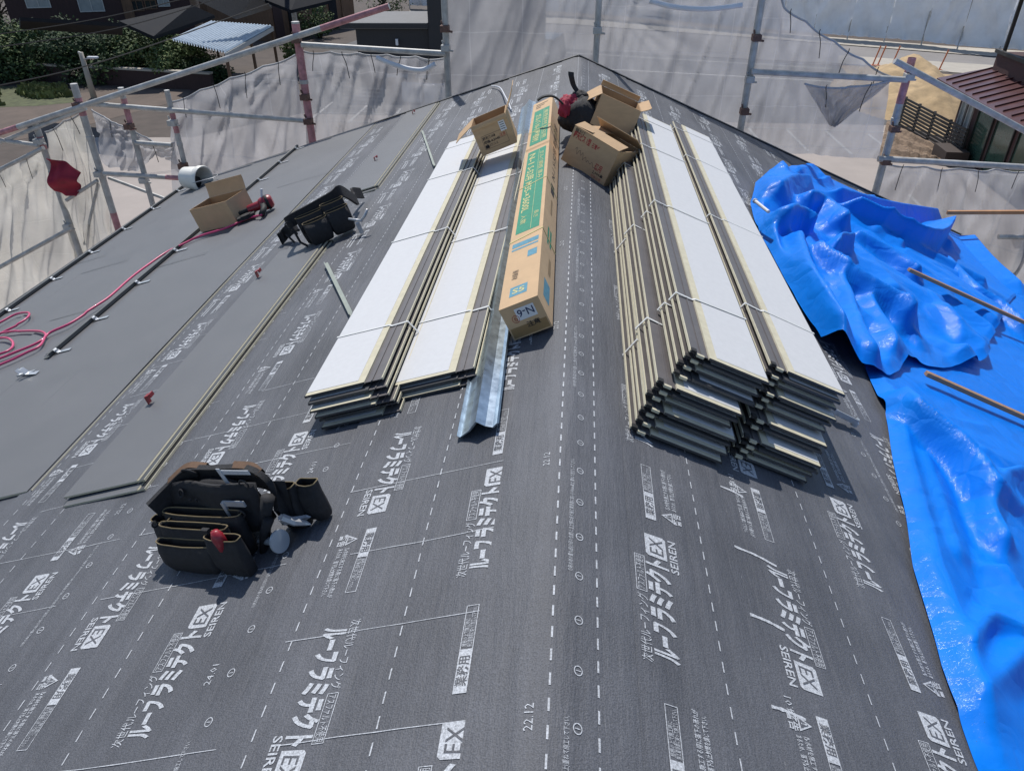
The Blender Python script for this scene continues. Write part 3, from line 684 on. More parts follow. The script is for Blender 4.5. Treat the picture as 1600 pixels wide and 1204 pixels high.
# low box on the grey panels
b0, b1, b2 = PL(315, 363, .019), PL(372, 350, .019), PL(396, 335, .019)
ex = b1 - b0; eyv = b2 - b1; ex = unit(ex); eyv = eyv - ex * (eyv @ ex); wv = float(np.linalg.norm(b1 - b0)); dv = float(np.linalg.norm(b2 - b1))
t0 = open_box(b0, ex, eyv, ezb(ex, eyv), wv, max(dv, .2), .150, [('back', 100, .085, .0)], 'pale open cardboard box on the grey panels with a red nail gun beside it', mats=[M_CARD2, M_CARD_IN])
bx_o, bx_x, bx_y, bx_z = b0, ex, unit(eyv), ezb(ex, eyv)
b = MB(); b.lathe([(0, .10), (.045, .10), (.05, .09), (.05, .02), (0, .02)], bx_o + bx_x * wv * .45 + bx_y * .10, bx_z, 14); b.lathe([(.018, .101), (.018, .09)], bx_o + bx_x * wv * .45 + bx_y * .10, bx_z, 12)
tag(b.build('screw_coil', M_DARKM, smooth=False, auto=40), 'dark round coil of fasteners inside the pale open box', 'coil')
# ---- snow guard rails clamped to the laid panels
def snow_rail(s_, y0, y1, label, brackets):
    t = thing('snow_guard', label, 'snow guard', FL(s_, (y0 + y1) / 2, .017), 'snow guard rails on the grey panels')
    b = MB(); ys = np.linspace(y0, y1, 14)
    b.grid([[FL(s_ + .012, y, .040) for y in ys], [FL(s_, y, .037) for y in ys], [FL(s_ + .002, y, .022) for y in ys], [FL(s_ + .040, y, .020) for y in ys]], 0)
    b.build('rail', mat('rail_metal', (0.085, 0.09, 0.09), rough=.5, var=.15, scale=8), t, solid=.002)
    for y in brackets:
        m = MB(); m.grid([[FL(a, y + d, n) for a, n in ((s_ - .085, .0185), (s_ - .02, .021), (s_ - .006, .040), (s_ - .006, .034))] for d in (-.011, .011)], 0)
        m.grid([[FL(a, y + d, n) for a, n in ((s_ + .006, .036), (s_ + .03, .030), (s_ + .06, .0190))] for d in (-.011, .011)], 0)
        m.box(FL(s_ - .010, y, .030), DL * .006, EY * .006, NL * .006, 0); m.build('bracket', M_ALU, t, solid=.002)
yr = [SL(*p)[1] for p in ((130, 523), (200, 463), (264, 410), (310, 370))]
snow_rail(2.475, 2.72, 6.24, 'long dark snow guard rail with zinc brackets running under the cardboard box', [2.76, 3.08, 3.5, 3.95, 4.4, 4.85, 5.3, 5.75, 6.15])
snow_rail(3.585, -1.5, 6.24, 'dark snow guard rail with zinc brackets along the left eave', [3.3, 3.75, 4.2, 4.65, 5.1, 5.55, 6.0])
# loose bracket
o = SL(45, 586, .018); b = MB(); p = FL(o[0], o[1], .019)
b.grid([[FL(o[0] - .05 + a, o[1] + d, n) for a, n in ((0, .019), (.05, .030), (.062, .055), (.075, .055))] for d in (-.014, .014)], 0); b.grid([[FL(o[0] + .02 + a, o[1] + .03 + d, n) for a, n in ((0, .019), (.04, .024), (.05, .048))] for d in (-.012, .012)], 0)
b.box(FL(o[0] + .02, o[1] + .015, .024), DL * .05, EY * .006, NL * .004, 0)
tag(b.build('loose_bracket', M_ALU, solid=.002), 'loose zinc bracket lying on the grey panels near the hose coils', 'bracket')
# red marker clips on the free panel edge
for (x, y), lab in zip(((239, 628), (407, 432), (588, 250), (647, 178)), ('red clip nearest the viewer on the felt strip beside the loose panels', 'red clip halfway up, left of the small tool pouch', 'small red clip beside the far loose panels', 'farthest red clip near the gable edge')):
    s_, yy = SL(x, y, .02); b = MB(); k = 1.0 if y > 300 else .8
    b.grid([[FL(s_ + a * k, yy + d * k, n) for a, n in ((.012, .013), (.010, .050 * k), (-.012, .052 * k))] for d in (-.011, .011)], 0); b.box(FL(s_ - .012, yy, .050 * k), DL * .002, EY * .011 * k, NL * .006, 0)
    tag(b.build('marker_clip', M_RED, solid=.003), lab, 'clip', 'red clips along the loose panels')
# rods
for nm, a, c, lab, r in (('metal_bar', PL(510, 412, .020), PL(550, 494, .010), 'thin grey metal bar lying beside the left white panel bundle', .008), ('metal_bar', PL(660, 205, .012), PL(679, 260, .012), 'thin metal bar across the far felt near the loose panels', .006)):
    b = MB(); d = unit(c - a); w = unit(np.cross(d, NL)); b.box((a + c) / 2, (c - a) / 2, w * r, NL * .004, 0); b.box((a + c) / 2 + w * r * .8 + NL * .007, (c - a) / 2, w * r * .2, NL * .005, 0)
    tag(b.build(nm, M_ROD), lab, 'metal bar', 'thin metal bars on the left slope')
b = MB(); b.tube(smooth_path([PL(768, 134, .02), PL(781, 137, .03), PL(789, 150, .06), PL(796, 164, .03), PL(799, 172, .02)], 5), .0045, 6, 0)
tag(b.build('wire_hook', M_LABEL, smooth=True), 'bent white wire hook behind the tilted box', 'hook')
# bolt and bracket past the pile
a = FR(.70, 2.02, .02); b = MB(); p0, p1 = PR(1296, 640, .03), PR(1336, 660, .02); d = unit(p1 - p0); w = unit(np.cross(d, NR))
b.box((p0 + p1) / 2, (p1 - p0) / 2, w * .010, NR * .003); b.box((p0 + p1) / 2 + w * .010 + NR * .008, (p1 - p0) / 2, w * .002, NR * .008); b.lathe([(0, .0), (.012, .0), (.012, .014), (.006, .016), (.006, .026), (0, .026)], p1 - NR * .01, NR, 8)
tag(b.build('zinc_clamp', M_ALU, auto=30), 'small zinc clamp sticking out beside the panel pile on the right', 'clamp')
b = MB(); p0, p1 = PR(1180, 314, .13), PR(1201, 331, .15); b.tube([p0, p1], .008, 8); b.lathe([(.0, -.004), (.013, -.003), (.013, .003), (0, .004)], p0, p1 - p0, 8)
tag(b.build('anchor_pin', M_LABEL, auto=40), 'pale metal pin at the left edge of the crumpled tarpaulin', 'pin')

# ---- bucket on its side
t = thing('bucket', 'white plastic bucket lying on its side at the far left eave corner', 'bucket', PL(300, 300, .02))
bo = PY(290, 277, 5.98); bm = PY(322, 273, 5.98); ax = unit(bm - bo + V(0, -.06, -.02)); Lb = .20
b = MB(); b.lathe([(0, 0), (.082, 0), (.086, .004), (.104, Lb), (.104, Lb), (.099, Lb), (.082, .006), (0, .006)], bo, ax, 28); b.lathe([(.098, Lb * .80), (.109, Lb * .80), (.109, Lb * .86), (.112, Lb * .97), (.108, Lb + .002), (.104, Lb + .002)], bo, ax, 28)
b.build('bucket_body', M_BUCKET, t, smooth=False, auto=35)
c = bo + ax * Lb * .9; u = unit(np.cross(ax, EZ)); b = MB(); w = np.cross(u, ax)
b.tube(smooth_path([c + u * .11, c + u * .10 + ax * .08 + w * .02, c + ax * .15 + w * .03, c - u * .10 + ax * .08 + w * .02, c - u * .11], 6), .003, 5); b.build('handle', M_STEEL, t, smooth=True)
b = MB(); b.lathe([(0, .02), (.05, .02), (.045, .07), (.0, .075)], bo + ax * .05 - w * .03, ax, 12)
tag(b.build('dark_rag', M_NYLON, smooth=True), 'dark lump of rag inside the white bucket', 'rag')

# ---- nail gun with pink hose
ng, nd = PL(432, 318, .06), PL(388, 343, .035); d = unit(nd - ng); d = unit(d - NL * (d @ NL)); w = unit(np.cross(NL, d)); o = PL(424, 326, .02) + NL * .045
t = thing('nail_gun', 'red and black pneumatic nail gun lying beside the pale open box', 'nail gun', o - NL * .04)
b = MB(); b.lathe([(0, -.03), (.030, -.03), (.040, -.020), (.043, .0), (.041, .035), (.034, .05), (.028, .055), (.026, .12), (.022, .13), (0, .13)], o, d, 20); b.build('gun_body', M_RED, t, auto=40)
b = MB(); b.lathe([(.044, -.008), (.0455, -.004), (.0455, .006), (.044, .010)], o, d, 20); b.lathe([(0, .13), (.017, .13), (.014, .19), (.009, .20), (.007, .23), (0, .23)], o, d, 14); b.build('nose', M_BLACK, t, auto=40)
h0 = o + d * .03 + w * .03; b = MB(); b.tube([h0 - w * .01 , h0 + w * .05 - NL * .012, h0 + w * .12 - NL * .026 + d * .02], [.021, .018, .019], 10); b.build('grip', M_BLACK, t, smooth=True)
b = MB(); b.box(o + d * .15 + w * .05 - NL * .02, d * .055, w * .035, NL * .008); b.lathe([(0, -.012), (.036, -.012), (.036, .012), (0, .012)], o + d * .15 + w * .055 - NL * .02, NL, 18); b.build('magazine', M_NYLON, t, auto=40)
b = MB(); b.tube([o + d * .02 + NL * .04, o + d * .0 + NL * .085], .007, 6); b.build('hook', M_LABEL, t)
hp = [h0 + w * .125 - NL * .027 + d * .02] + [PL(x, y, .030) for x, y in ((385, 342), (350, 358), (310, 370), (288, 380), (258, 396), (232, 414), (202, 438), (176, 460), (156, 475), (132, 491), (105, 508), (75, 522), (62, 540), (40, 552), (10, 566), (-30, 580), (-80, 575), (-60, 545), (-10, 525), (30, 517), (60, 517), (72, 524), (60, 535), (30, 548), (0, 560), (-40, 572), (-70, 560), (-40, 540), (0, 529), (18, 532), (18, 542), (0, 553), (-40, 560), (-80, 545), (-40, 520), (-5, 507), (25, 491), (44, 489), (45, 496), (25, 509), (0, 521), (-40, 540), (-90, 560))]
b = MB(); pth = smooth_path(hp, 6); pth = [p + NL * (.006 * nz(i * .11, 2)) + NL * .004 * (i % 60) / 60 for i, p in enumerate(pth)]
b.tube(pth, .0062, 8); tag(b.build('air_hose', M_HOSE, smooth=True), 'pink air hose running from the nail gun into loose coils at the left', 'hose')

# ---- tool pouches
def pocket(b, O, ex, ey, ez, x0, x1, y, dep, h, z0=0.0, lean=0.0, mi=0, bulge=.5, seed=0, sag=.006):
    """open pocket: flat at the back (y), round at the front (y - dep); tan rim"""
    n = 28; rn = random.Random(seed); rings = []
    w = (x1 - x0) / 2; cx = (x0 + x1) / 2
    def ring(k, z, s):
        P = []; dk = 1.0 if z < h * .3 else 1.12 if z < h * .6 else (.95 if z < h * .9 else .62)
        for j in range(n):
            q = 2 * math.pi * j / n; c_, s_ = math.cos(q), math.sin(q)
            x = math.copysign(abs(c_) ** .38, c_) * w * s; yy = -math.copysign(abs(s_) ** .55, s_)
            yv = y - dep / 2 + (dep / 2) * yy * s if False else (y - dep * .5 * (1 + (math.copysign(abs(s_) ** .5, s_)) * s) * dk)
            zz = z - (sag * (1 - abs(c_)) * (1 if s_ > 0 else .2) if k == 'top' else 0)
            fold = .0025 * math.sin(q * 9 + seed) * (1 - z / (h + .01)) + .003 * nz(x * 40, z * 30, seed)
            P.append(O + ex * (cx + x) + ey * (yv + lean * z - fold) + ez * (z0 + zz))
        return P
    zs = [(-.0, .80), (.012, .90), (h * .35, .97), (h * .7, 1.0), (h, 1.0)]
    for i, (z, s) in enumerate(zs): rings.append(ring('top' if i == len(zs) - 1 else 'mid', z, s))
    inn = []
    for z, s in ((h, .955), (h * .6, .94), (h * .25, .9)): inn.append(ring('top' if z == h else 'mid', z, s))
    allr = rings + inn
    vs_ = np.array([p for r in allr for p in r]); f = []
    for i in range(len(allr) - 1):
        for j in range(n): f.append((i * n + j, i * n + (j + 1) % n, (i + 1) * n + (j + 1) % n, (i + 1) * n + j))
    f.append(tuple(range(n - 1, -1, -1))); f.append(tuple(range((len(allr) - 1) * n, len(allr) * n)))
    b.add(vs_, f, mi)
    top = rings[-1]; b.tube([p + ez * .001 for p in top], .0015, 5, 1, closed=True)
    return rings
def strip_band(b, path, up, w, mi=0, th=.003):      # flat webbing on edge along a path
    P = smooth_path(path, 6); up = unit(up)
    for sgn in (0, 1):
        pass
    T = [unit(P[min(i + 1, len(P) - 1)] - P[max(i - 1, 0)]) for i in range(len(P))]; N_ = [unit(np.cross(t_, up)) * th for t_ in T]
    b.grid([[p + up * w + n_ for p, n_ in zip(P, N_)], [p + up * w - n_ for p, n_ in zip(P, N_)], [p - up * w - n_ for p, n_ in zip(P, N_)], [p - up * w + n_ for p, n_ in zip(P, N_)], [p + up * w + n_ for p, n_ in zip(P, N_)]], mi)
def ring_(b, c, n_, r, th, mi):
    n_ = unit(n_); a = unit(np.cross(n_, V(.3, .5, .8))); e = np.cross(n_, a)
    b.tube([c + r * (math.cos(q) * a + math.sin(q) * e) for q in np.linspace(0, 2 * math.pi, 16, endpoint=False)], th, 6, mi, closed=True)
POUCH = [M_NYLON, M_STITCH, M_LEATHER, M_BRASS, M_BLACK]
A0, A1 = PL(262, 893), PL(398, 908)
O = A0 + NL * .002; ex = unit(A1 - A0); ez = unit(NL * .75 + EZ * .4); ez = unit(ez - ex * (ez @ ex)); ey = np.cross(ez, ex); wd = float(np.linalg.norm(A1 - A0)) / .92; ex, ey, ez = ex * .92, ey * .60, ez * .86
t = thing('tool_pouch', 'large black tool pouch with tan stitching, hand tools and a small metal square', 'tool pouch', O + ex * .13)
b = MB(); pocket(b, O, ex, ey, ez, .0, wd * .66, .055, .055, .088, seed=1); pocket(b, O, ex, ey, ez, wd * .62, wd * .99, .06, .055, .115, seed=2, bulge=.8); b.build('front_pocket', POUCH, t, smooth=False, auto=50)
b = MB(); pocket(b, O, ex, ey, ez, .0, wd * .78, .10, .05, .118, seed=3); b.build('middle_pocket', POUCH, t, auto=50)
b = MB(); pocket(b, O, ex, ey, ez, -.012, wd * .86, .155, .06, .132, seed=4); pocket(b, O, ex, ey, ez, -.045, .02, .13, .06, .12, seed=5, z0=.0); b.build('rear_pocket', POUCH, t, auto=50)
# back plate with eyelets, standing behind the pockets
b = MB(); k = 10; bx0, bx1 = .0, wd * .98
P = [[O + ex * (bx0 + (bx1 - bx0) * i / k) + ey * (.150 + .05 * j / 5 + .012 * math.sin(i * .8)) + ez * (.06 + .135 * j / 5 - .012 * abs(i / k - .5) * (1 if j == 5 else 0)) for i in range(k + 1)] for j in range(6)]
b.grid(P, 0); b.build('back_plate', POUCH, t, solid=.008, auto=50)
def fit(fn, name, par): q_ = MB(); fn(q_); q_.build(name, POUCH, par, auto=40)
for c_, n_, r_, th_, nm in ((O + ex * .045 + ey * .182 + ez * .165, ey - ez * .4, .0085, .0026, 'eyelet'), (O + ex * .175 + ey * .182 + ez * .16, ey - ez * .4, .0085, .0026, 'eyelet'), (O + ex * .07 + ey * .235 + ez * .205, ey * .8 + ez * .3, .018, .0026, 'ring'), (O + ex * -.012 + ey * .075 + ez * .12, ex, .007, .002, 'eyelet'), (O + ex * .262 + ey * .14 + ez * .13, ey, .008, .0022, 'eyelet'), (O + ex * .24 + ey * .12 + ez * .10, ey, .008, .0022, 'eyelet'), (O + ex * .27 + ey * .2 + ez * .19, ey, .012, .002, 'ring')):
    fit(lambda q_: ring_(q_, c_, n_, r_, th_, 3), nm, t)
for x_, z_, y_ in ((.075, .150, .172), (.098, .150, .172)): fit(lambda q_: q_.lathe([(0, 0), (.0045, 0), (.0035, .003), (0, .004)], O + ex * x_ + ey * y_ + ez * z_, -ey, 8, 3), 'rivet', t)
fit(lambda q_: q_.box(O + ex * .185 + ey * .058 + ez * .115, ex * .012, ey * .008, ez * .012, 3), 'snap', t)
# padded belt curling behind
b = MB(); B = lambda x, y, z: O + ex * x + ey * y + ez * z
strip_band(b, [B(-.03, .12, .13), B(.0, .20, .15), B(.05, .255, .175), B(.14, .275, .17), B(.22, .29, .165), B(.285, .27, .16), B(.315, .26, .12), B(.318, .22, .06)], ez - ey * .3, .034, 0, .007)
strip_band(b, [B(.0, .205, .188), B(.05, .258, .212), B(.11, .27, .206)], ez - ey * .3, .005, 2, .009); strip_band(b, [B(.19, .287, .20), B(.25, .285, .197), B(.29, .262, .19)], ez - ey * .3, .006, 2, .010)
b.build('belt', POUCH, t, auto=50)
b = MB(); pocket(b, O, ex, ey, ez, wd * .90, wd * .90 + .075, .31, .06, .135, seed=6, z0=.0); pocket(b, O, ex, ey, ez, wd * 1.13, wd * 1.13 + .06, .34, .06, .11, seed=7, z0=.02)
P = [[B(wd * .93 + .05 * i / 3 + .02 * j / 4, .235 + .03 * j / 4, .03 + .135 * j / 4) for i in range(4)] for j in range(5)]; b.grid(P, 0); b.build('tool_holder', POUCH, t, auto=50)
for k_, (x0, y0_, z0_, x1, y1_, z1_, r_) in enumerate(((.265, .16, .02, .325, .20, .15, .013), (.26, .13, .0, .32, .16, .10, .010))):
    b = MB(); b.tube([B(x0, y0_, z0_), B((x0 + x1) / 2, (y0_ + y1_) / 2, (z0_ + z1_) / 2 + .01), B(x1, y1_, z1_)], [r_ * .8, r_, r_ * 1.2], 8, 2 if k_ == 0 else 0); b.build('holster_strap', POUCH, t, smooth=True)
b = MB(); P = []
for i in range(13):
    th_ = math.pi * i / 12; rowp = []
    for j in range(25):
        ph = 2 * math.pi * (j % 24) / 24; d_ = V(math.sin(th_) * math.cos(ph), math.sin(th_) * math.sin(ph), math.cos(th_)); k_ = 1 + .16 * nz(d_[0] * 2.5, d_[1] * 2.5, d_[2] * 2.5 + 4)
        rowp.append(B(.135 + d_[0] * .145 * k_, .235 + d_[1] * .055 * k_, max(.01, .10 + d_[2] * .088 * k_)))
    P.append(rowp)
b.grid(P, 0); b.build('back_pad', POUCH, t, smooth=True)
# tools in it: things of their own
b = MB(); b.tube([B(wd * .80, .032, .075), B(wd * .80, .030, .125), B(wd * .80, .032, .142)], [.013, .014, .008], 10)
tag(b.build('knife', M_RED, smooth=True), 'red handled knife standing in the large pouch', 'knife')
b = MB(); up = unit(ez - ey * .1); b.box(B(.205, .215, .172), ex * .006, up * .055, ey * .0015); b.box(B(.255, .213, .222), ex * .045, (up) * .006, ey * .0015)
for k_ in range(9): b.box(B(.215 + .010 * k_, .2112, .2245), ex * .0006, up * .0035, ey * .0004)
tag(b.build('metal_square', mat('brushed_aluminium', (0.55, 0.58, 0.62), rough=.42, metal=.15, var=.06)), 'small metal square hooked upright on the large pouch', 'square')
b = MB(); b.box(B(.236, .160, .150), ex * .036, ez * .008, ey * .004); b.box(B(.203, .155, .105), ex * .005, ez * .050, ey * .005)
tag(b.build('folding_ruler', M_STEEL), 'grey metal folding rule hanging below the metal square', 'ruler')
sp0, sp1 = PL(413, 845, .03), PL(452, 838, .05); d_ = unit(sp1 - sp0); b = MB()
b.lathe([(0, -.02), (.004, -.02), (.004, .0), (.008, .006), (.009, .02), (.011, .03), (.020, .040), (.026, .047), (.026, .052), (0, .053)], sp0, unit(d_ + V(0, .0, -.15)), 20)
tag(b.build('hole_cutter', mat('pale_grey_tool', (0.45, 0.50, 0.54), rough=.4, metal=.3, var=.08), auto=40), 'pale flared tool head lying at the right side of the large pouch', 'tool')
b = MB(); c_ = PL(452, 815, .05)
for a_, w_ in ((-.012, .007), (.012, .006)): b.tube([PL(440, 808, .07), c_ + V(a_, 0, 0), PL(478, 812 + a_ * 400, .03), PL(486, 813 + a_ * 500, .028)], [.009, .009, w_, .001], 6)
tag(b.build('snips', M_STEEL), 'steel snips poking out of the large pouch holster', 'snips')
# small pouch further up
A0, A1 = PL(492, 392, .0), PL(562, 362, .0)
O = A0 + NL * .022; ex = unit(A1 - A0); ez = unit(NL * .8 + EZ * .35); ez = unit(ez - ex * (ez @ ex)); ey = np.cross(ez, ex); wd = float(np.linalg.norm(A1 - A0)); ey, ez = ey * .8, ez * .72; B = lambda x, y, z: O + ex * x + ey * y + ez * z
t = thing('tool_pouch', 'smaller black tool pouch with its belt end stretched out, beside the left panel bundle', 'tool pouch', O + ex * wd / 2)
b = MB(); pocket(b, O, ex, ey, ez, .0, wd * .52, .06, .07, .15, seed=11); pocket(b, O, ex, ey, ez, wd * .5, wd * 1.0, .07, .07, .16, seed=12); b.build('front_pocket', POUCH, t, auto=50)
b = MB(); pocket(b, O, ex, ey, ez, -.02, wd * .5, .12, .06, .185, seed=13); pocket(b, O, ex, ey, ez, wd * .48, wd * .98, .12, .06, .20, seed=14); b.build('rear_pocket', POUCH, t, auto=50)
b = MB(); strip_band(b, [PL(437, 374, .035), PL(448, 362, .055), PL(462, 352, .09), B(-.06, .13, .17), B(wd * .3, .15, .185), B(wd * .8, .15, .205), B(wd * 1.02, .17, .215), PL(556, 312, .07), PL(552, 302, .09), PL(565, 302, .05)], ez, .030, 0, .006); b.build('belt', POUCH, t, auto=50)
b = MB(); b.box(PL(441, 370, .045), unit(ex) * .008 + ez * .004, ez * .038, ey * .006, 4); b.build('buckle', POUCH, t)
fit(lambda q_: ring_(q_, B(-.06, .10, .16), ey, .018, .0035, 3), 'ring', t); fit(lambda q_: ring_(q_, B(.0, .05, .12), ey, .012, .003, 3), 'ring', t)
fit(lambda q_: q_.tube([B(-.05, .08, .14), B(-.045, .06, .04), B(-.02, .05, .0)], .006, 6, 2), 'leather_strap', t); fit(lambda q_: q_.tube([B(-.09, .09, .12), B(-.07, .07, .05)], .005, 6, 2), 'leather_strap', t)
for k_ in range(5): fit(lambda q_: q_.lathe([(0, 0), (.007, 0), (.005, .004), (0, .005)], B(-.075 + .016 * k_, .09 - .01 * k_, .10 + .02 * (k_ % 2)), -ey, 8, 3), 'rivet', t)
b = MB(); b.tube(smooth_path([PL(564, 345, .07), PL(570, 337, .09), PL(574, 327, .11)], 4), [.007] * 9, 8, 0); b.tube([PL(545, 342, .09), PL(566, 345, .07)], .006, 6, 0); tag(b.build('hammer', M_STEEL, smooth=True), 'small steel hammer hanging from the smaller pouch', 'hammer')
b = MB(); b.box(PL(562, 356, .04), ex * .010, ey * .008, ez * .040, 0); tag(b.build('hand_tool', M_STEEL, bevel=.004), 'grey steel hand tool at the right end of the smaller pouch', 'tool')
# red and black bag on the ridge
o = PL(882, 204, .0); b0_ = FL(-.02, 4.30, .0)
O = PR(873, 212, .0); ex = unit(V(.21, .03, -.03)); ey = unit(V(-.03, .21, 0)); ez = np.cross(ex, ey); B = lambda x, y, z: O + ex * x + ey * y + ez * z
t = thing('tool_bag', 'crumpled black and red bag on the ridge between the long carton and the boxes', 'bag', O + ex * .1)
def blob(b, c, r, mi, seed, amp=.18, n=18):
    P = []
    for i in range(n + 1):
        th_ = math.pi * i / n; rowp = []
        for j in range(n * 2 + 1):
            ph = 2 * math.pi * (j % (n * 2)) / (n * 2); d_ = V(math.sin(th_) * math.cos(ph), math.sin(th_) * math.sin(ph), math.cos(th_))
            k_ = 1 + amp * nz(d_[0] * 2.2 + seed, d_[1] * 2.2, d_[2] * 2.2) + amp * .5 * nz(d_[0] * 6 + seed, d_[1] * 6, d_[2] * 6)
            z_ = max(d_[2] * r[2] * k_, -r[2] * .55); rowp.append(B(c[0] + d_[0] * r[0] * k_, c[1] + d_[1] * r[1] * k_, c[2] + z_))
        P.append(rowp)
    b.grid(P, mi)
b = MB(); blob(b, (.11, .11, .07), (.105, .10, .105), 0, 3.0); b.build('bag_body', [M_NYLON], t, smooth=True)
b = MB(); blob(b, (.055, .13, .135), (.055, .05, .04), 0, 8.0, .3); blob(b, (.015, .06, .11), (.03, .035, .05), 0, 5.0, .3); b.build('red_panel', [mat('red_cloth', (0.32, 0.02, 0.05), rough=.8, var=.3, scale=20)], t, smooth=True)
b = MB(); strip_band(b, [B(.10, .15, .17), B(.06, .17, .21), B(.04, .17, .25), B(.035, .18, .27)], ex, .014, 0, .004); strip_band(b, [B(.02, .06, .13), B(-.05, .02, .175), B(-.10, .02, .17), B(-.125, .06, .14)], ey, .013, 0, .004); b.build('strap', M_NYLON, t, auto=40)
b = MB(); blob(b, (.10, .16, .165), (.045, .04, .03), 0, 12.0, .3); b.build('flap', M_NYLON, t, smooth=True)
# dark lump added to stand for the shadow beside the lettered box
O = PR(978, 292, .0); ex, ey = unit(V(.1, 0, -.041)), EY; ez = np.cross(ex, ey); B = lambda x, y, z: O + ex * x + ey * y + ez * z
b = MB(); blob(b, (.01, .0, .03), (.055, .09, .07), 0, 21.0, .5); tag(b.build('box_shadow_lump', M_NYLON, smooth=True), 'dark lump standing in for the shadow beside the red lettered box', 'shadow lump')
# ------------------------------------------------------------------ blue tarpaulin on the right slope
def tarp_mat():
    m = mat('blue_tarpaulin', (0.0, 0.185, 0.76), rough=0.5, var=0.07, scale=3.0, spec=0.13, coat=0.11)
    nt = m.node_tree; N = nt.nodes; Lk = nt.links; p = N['Principled BSDF']; tc = N['Texture Coordinate']
    w1 = N.new('ShaderNodeTexNoise'); w1.inputs['Scale'].default_value = 9; w1.inputs['Detail'].default_value = 6; w1.inputs['Distortion'].default_value = 1.2; Lk.new(tc.outputs['Object'], w1.inputs['Vector'])
    w2 = N.new('ShaderNodeTexNoise'); w2.inputs['Scale'].default_value = 420; Lk.new(tc.outputs['Object'], w2.inputs['Vector'])
    b1 = N.new('ShaderNodeBump'); b1.inputs['Strength'].default_value = 0.10; b1.inputs['Distance'].default_value = 0.03; Lk.new(w1.outputs['Fac'], b1.inputs['Height'])
    vo = N.new('ShaderNodeTexVoronoi'); vo.feature = 'DISTANCE_TO_EDGE'; vo.inputs['Scale'].default_value = 4.5; dn = N.new('ShaderNodeTexNoise'); dn.inputs['Scale'].default_value = 2.5; dn.inputs['Detail'].default_value = 3; Lk.new(tc.outputs['Object'], dn.inputs['Vector'])
    va = N.new('ShaderNodeVectorMath'); va.operation = 'MULTIPLY_ADD'; va.inputs[1].default_value = (.5, .5, .5); Lk.new(dn.outputs['Color'], va.inputs[0]); Lk.new(tc.outputs['Object'], va.inputs[2]); Lk.new(va.outputs[0], vo.inputs['Vector'])
    bv = N.new('ShaderNodeBump'); bv.inputs['Strength'].default_value = 0.30; bv.inputs['Distance'].default_value = 0.05; Lk.new(vo.outputs['Distance'], bv.inputs['Height']); Lk.new(b1.outputs['Normal'], bv.inputs['Normal'])
    b2 = N.new('ShaderNodeBump'); b2.inputs['Strength'].default_value = 0.3; b2.inputs['Distance'].default_value = 0.0012; Lk.new(w2.outputs['Fac'], b2.inputs['Height']); Lk.new(bv.outputs['Normal'], b2.inputs['Normal']); Lk.new(b2.outputs['Normal'], p.inputs['Normal']); p.inputs['Coat Roughness'].default_value = 0.10
    w3 = N.new('ShaderNodeTexNoise'); w3.inputs['Scale'].default_value = 90; w3.inputs['Detail'].default_value = 3; Lk.new(tc.outputs['Object'], w3.inputs['Vector']); b3 = N.new('ShaderNodeBump'); b3.inputs['Strength'].default_value = 0.5; b3.inputs['Distance'].default_value = 0.006; Lk.new(w3.outputs['Fac'], b3.inputs['Height']); Lk.new(bv.outputs['Normal'], b3.inputs['Normal']); Lk.new(b3.outputs['Normal'], p.inputs['Coat Normal'])
    return m
M_TARP = tarp_mat()
def poly_sy(px, n): return np.array([SR(x, y, n) for x, y in px])
def ridge_field(Sg, Yg, ridges):
    acc = np.zeros_like(Sg); p_ = 5.0
    for px, n, wl, wr in ridges:
        P = poly_sy(px, n * .8) if px[0][0] > 20 else np.array(px); P = np.array([q[:2] for q in smooth_path([V(a, c, 0) for a, c in P], 5)])
        best = np.full(Sg.shape, 1e9); sg = np.zeros_like(Sg); tt = np.zeros_like(Sg); tot = len(P) - 1
        for i in range(tot):
            a, c = P[i], P[i + 1]; d = c - a; L2_ = d @ d + 1e-9
            t = np.clip(((Sg - a[0]) * d[0] + (Yg - a[1]) * d[1]) / L2_, 0, 1)
            dx, dy = Sg - (a[0] + t * d[0]), Yg - (a[1] + t * d[1]); dist = np.hypot(dx, dy)
            cr = d[0] * dy - d[1] * dx; upd = dist < best
            best = np.where(upd, dist, best); sg = np.where(upd, np.sign(cr), sg); tt = np.where(upd, (i + t) / tot, tt)
        w = np.where(sg > 0, wl, wr)          # left of the walking direction / right of it
        x = best / (w * 1.55); prof = np.clip(1 - x, 0, 1) ** 1.08
        env = np.clip(np.minimum(tt, 1 - tt) * 7 + .45, 0, 1)
        acc += (n * prof * env) ** p_
    return acc ** (1 / p_)
def fbm(Sg, Yg, sc_, seed, ridged=True, oc=3):
    out = np.zeros(Sg.size); fs, fy = Sg.ravel(), Yg.ravel(); amp = 1; tot = 0
    for o_ in range(oc):
        k = sc_ * 2.1 ** o_
        vals = np.array([noise.noise((a * k + seed + .35 * math.sin(c * k * .6), c * k * .8 + seed * 2, seed)) for a, c in zip(fs, fy)])
        out += amp * ((1 - np.abs(vals) * 2.2) if ridged else vals); tot += amp; amp *= .5
    return (out / tot).reshape(Sg.shape)
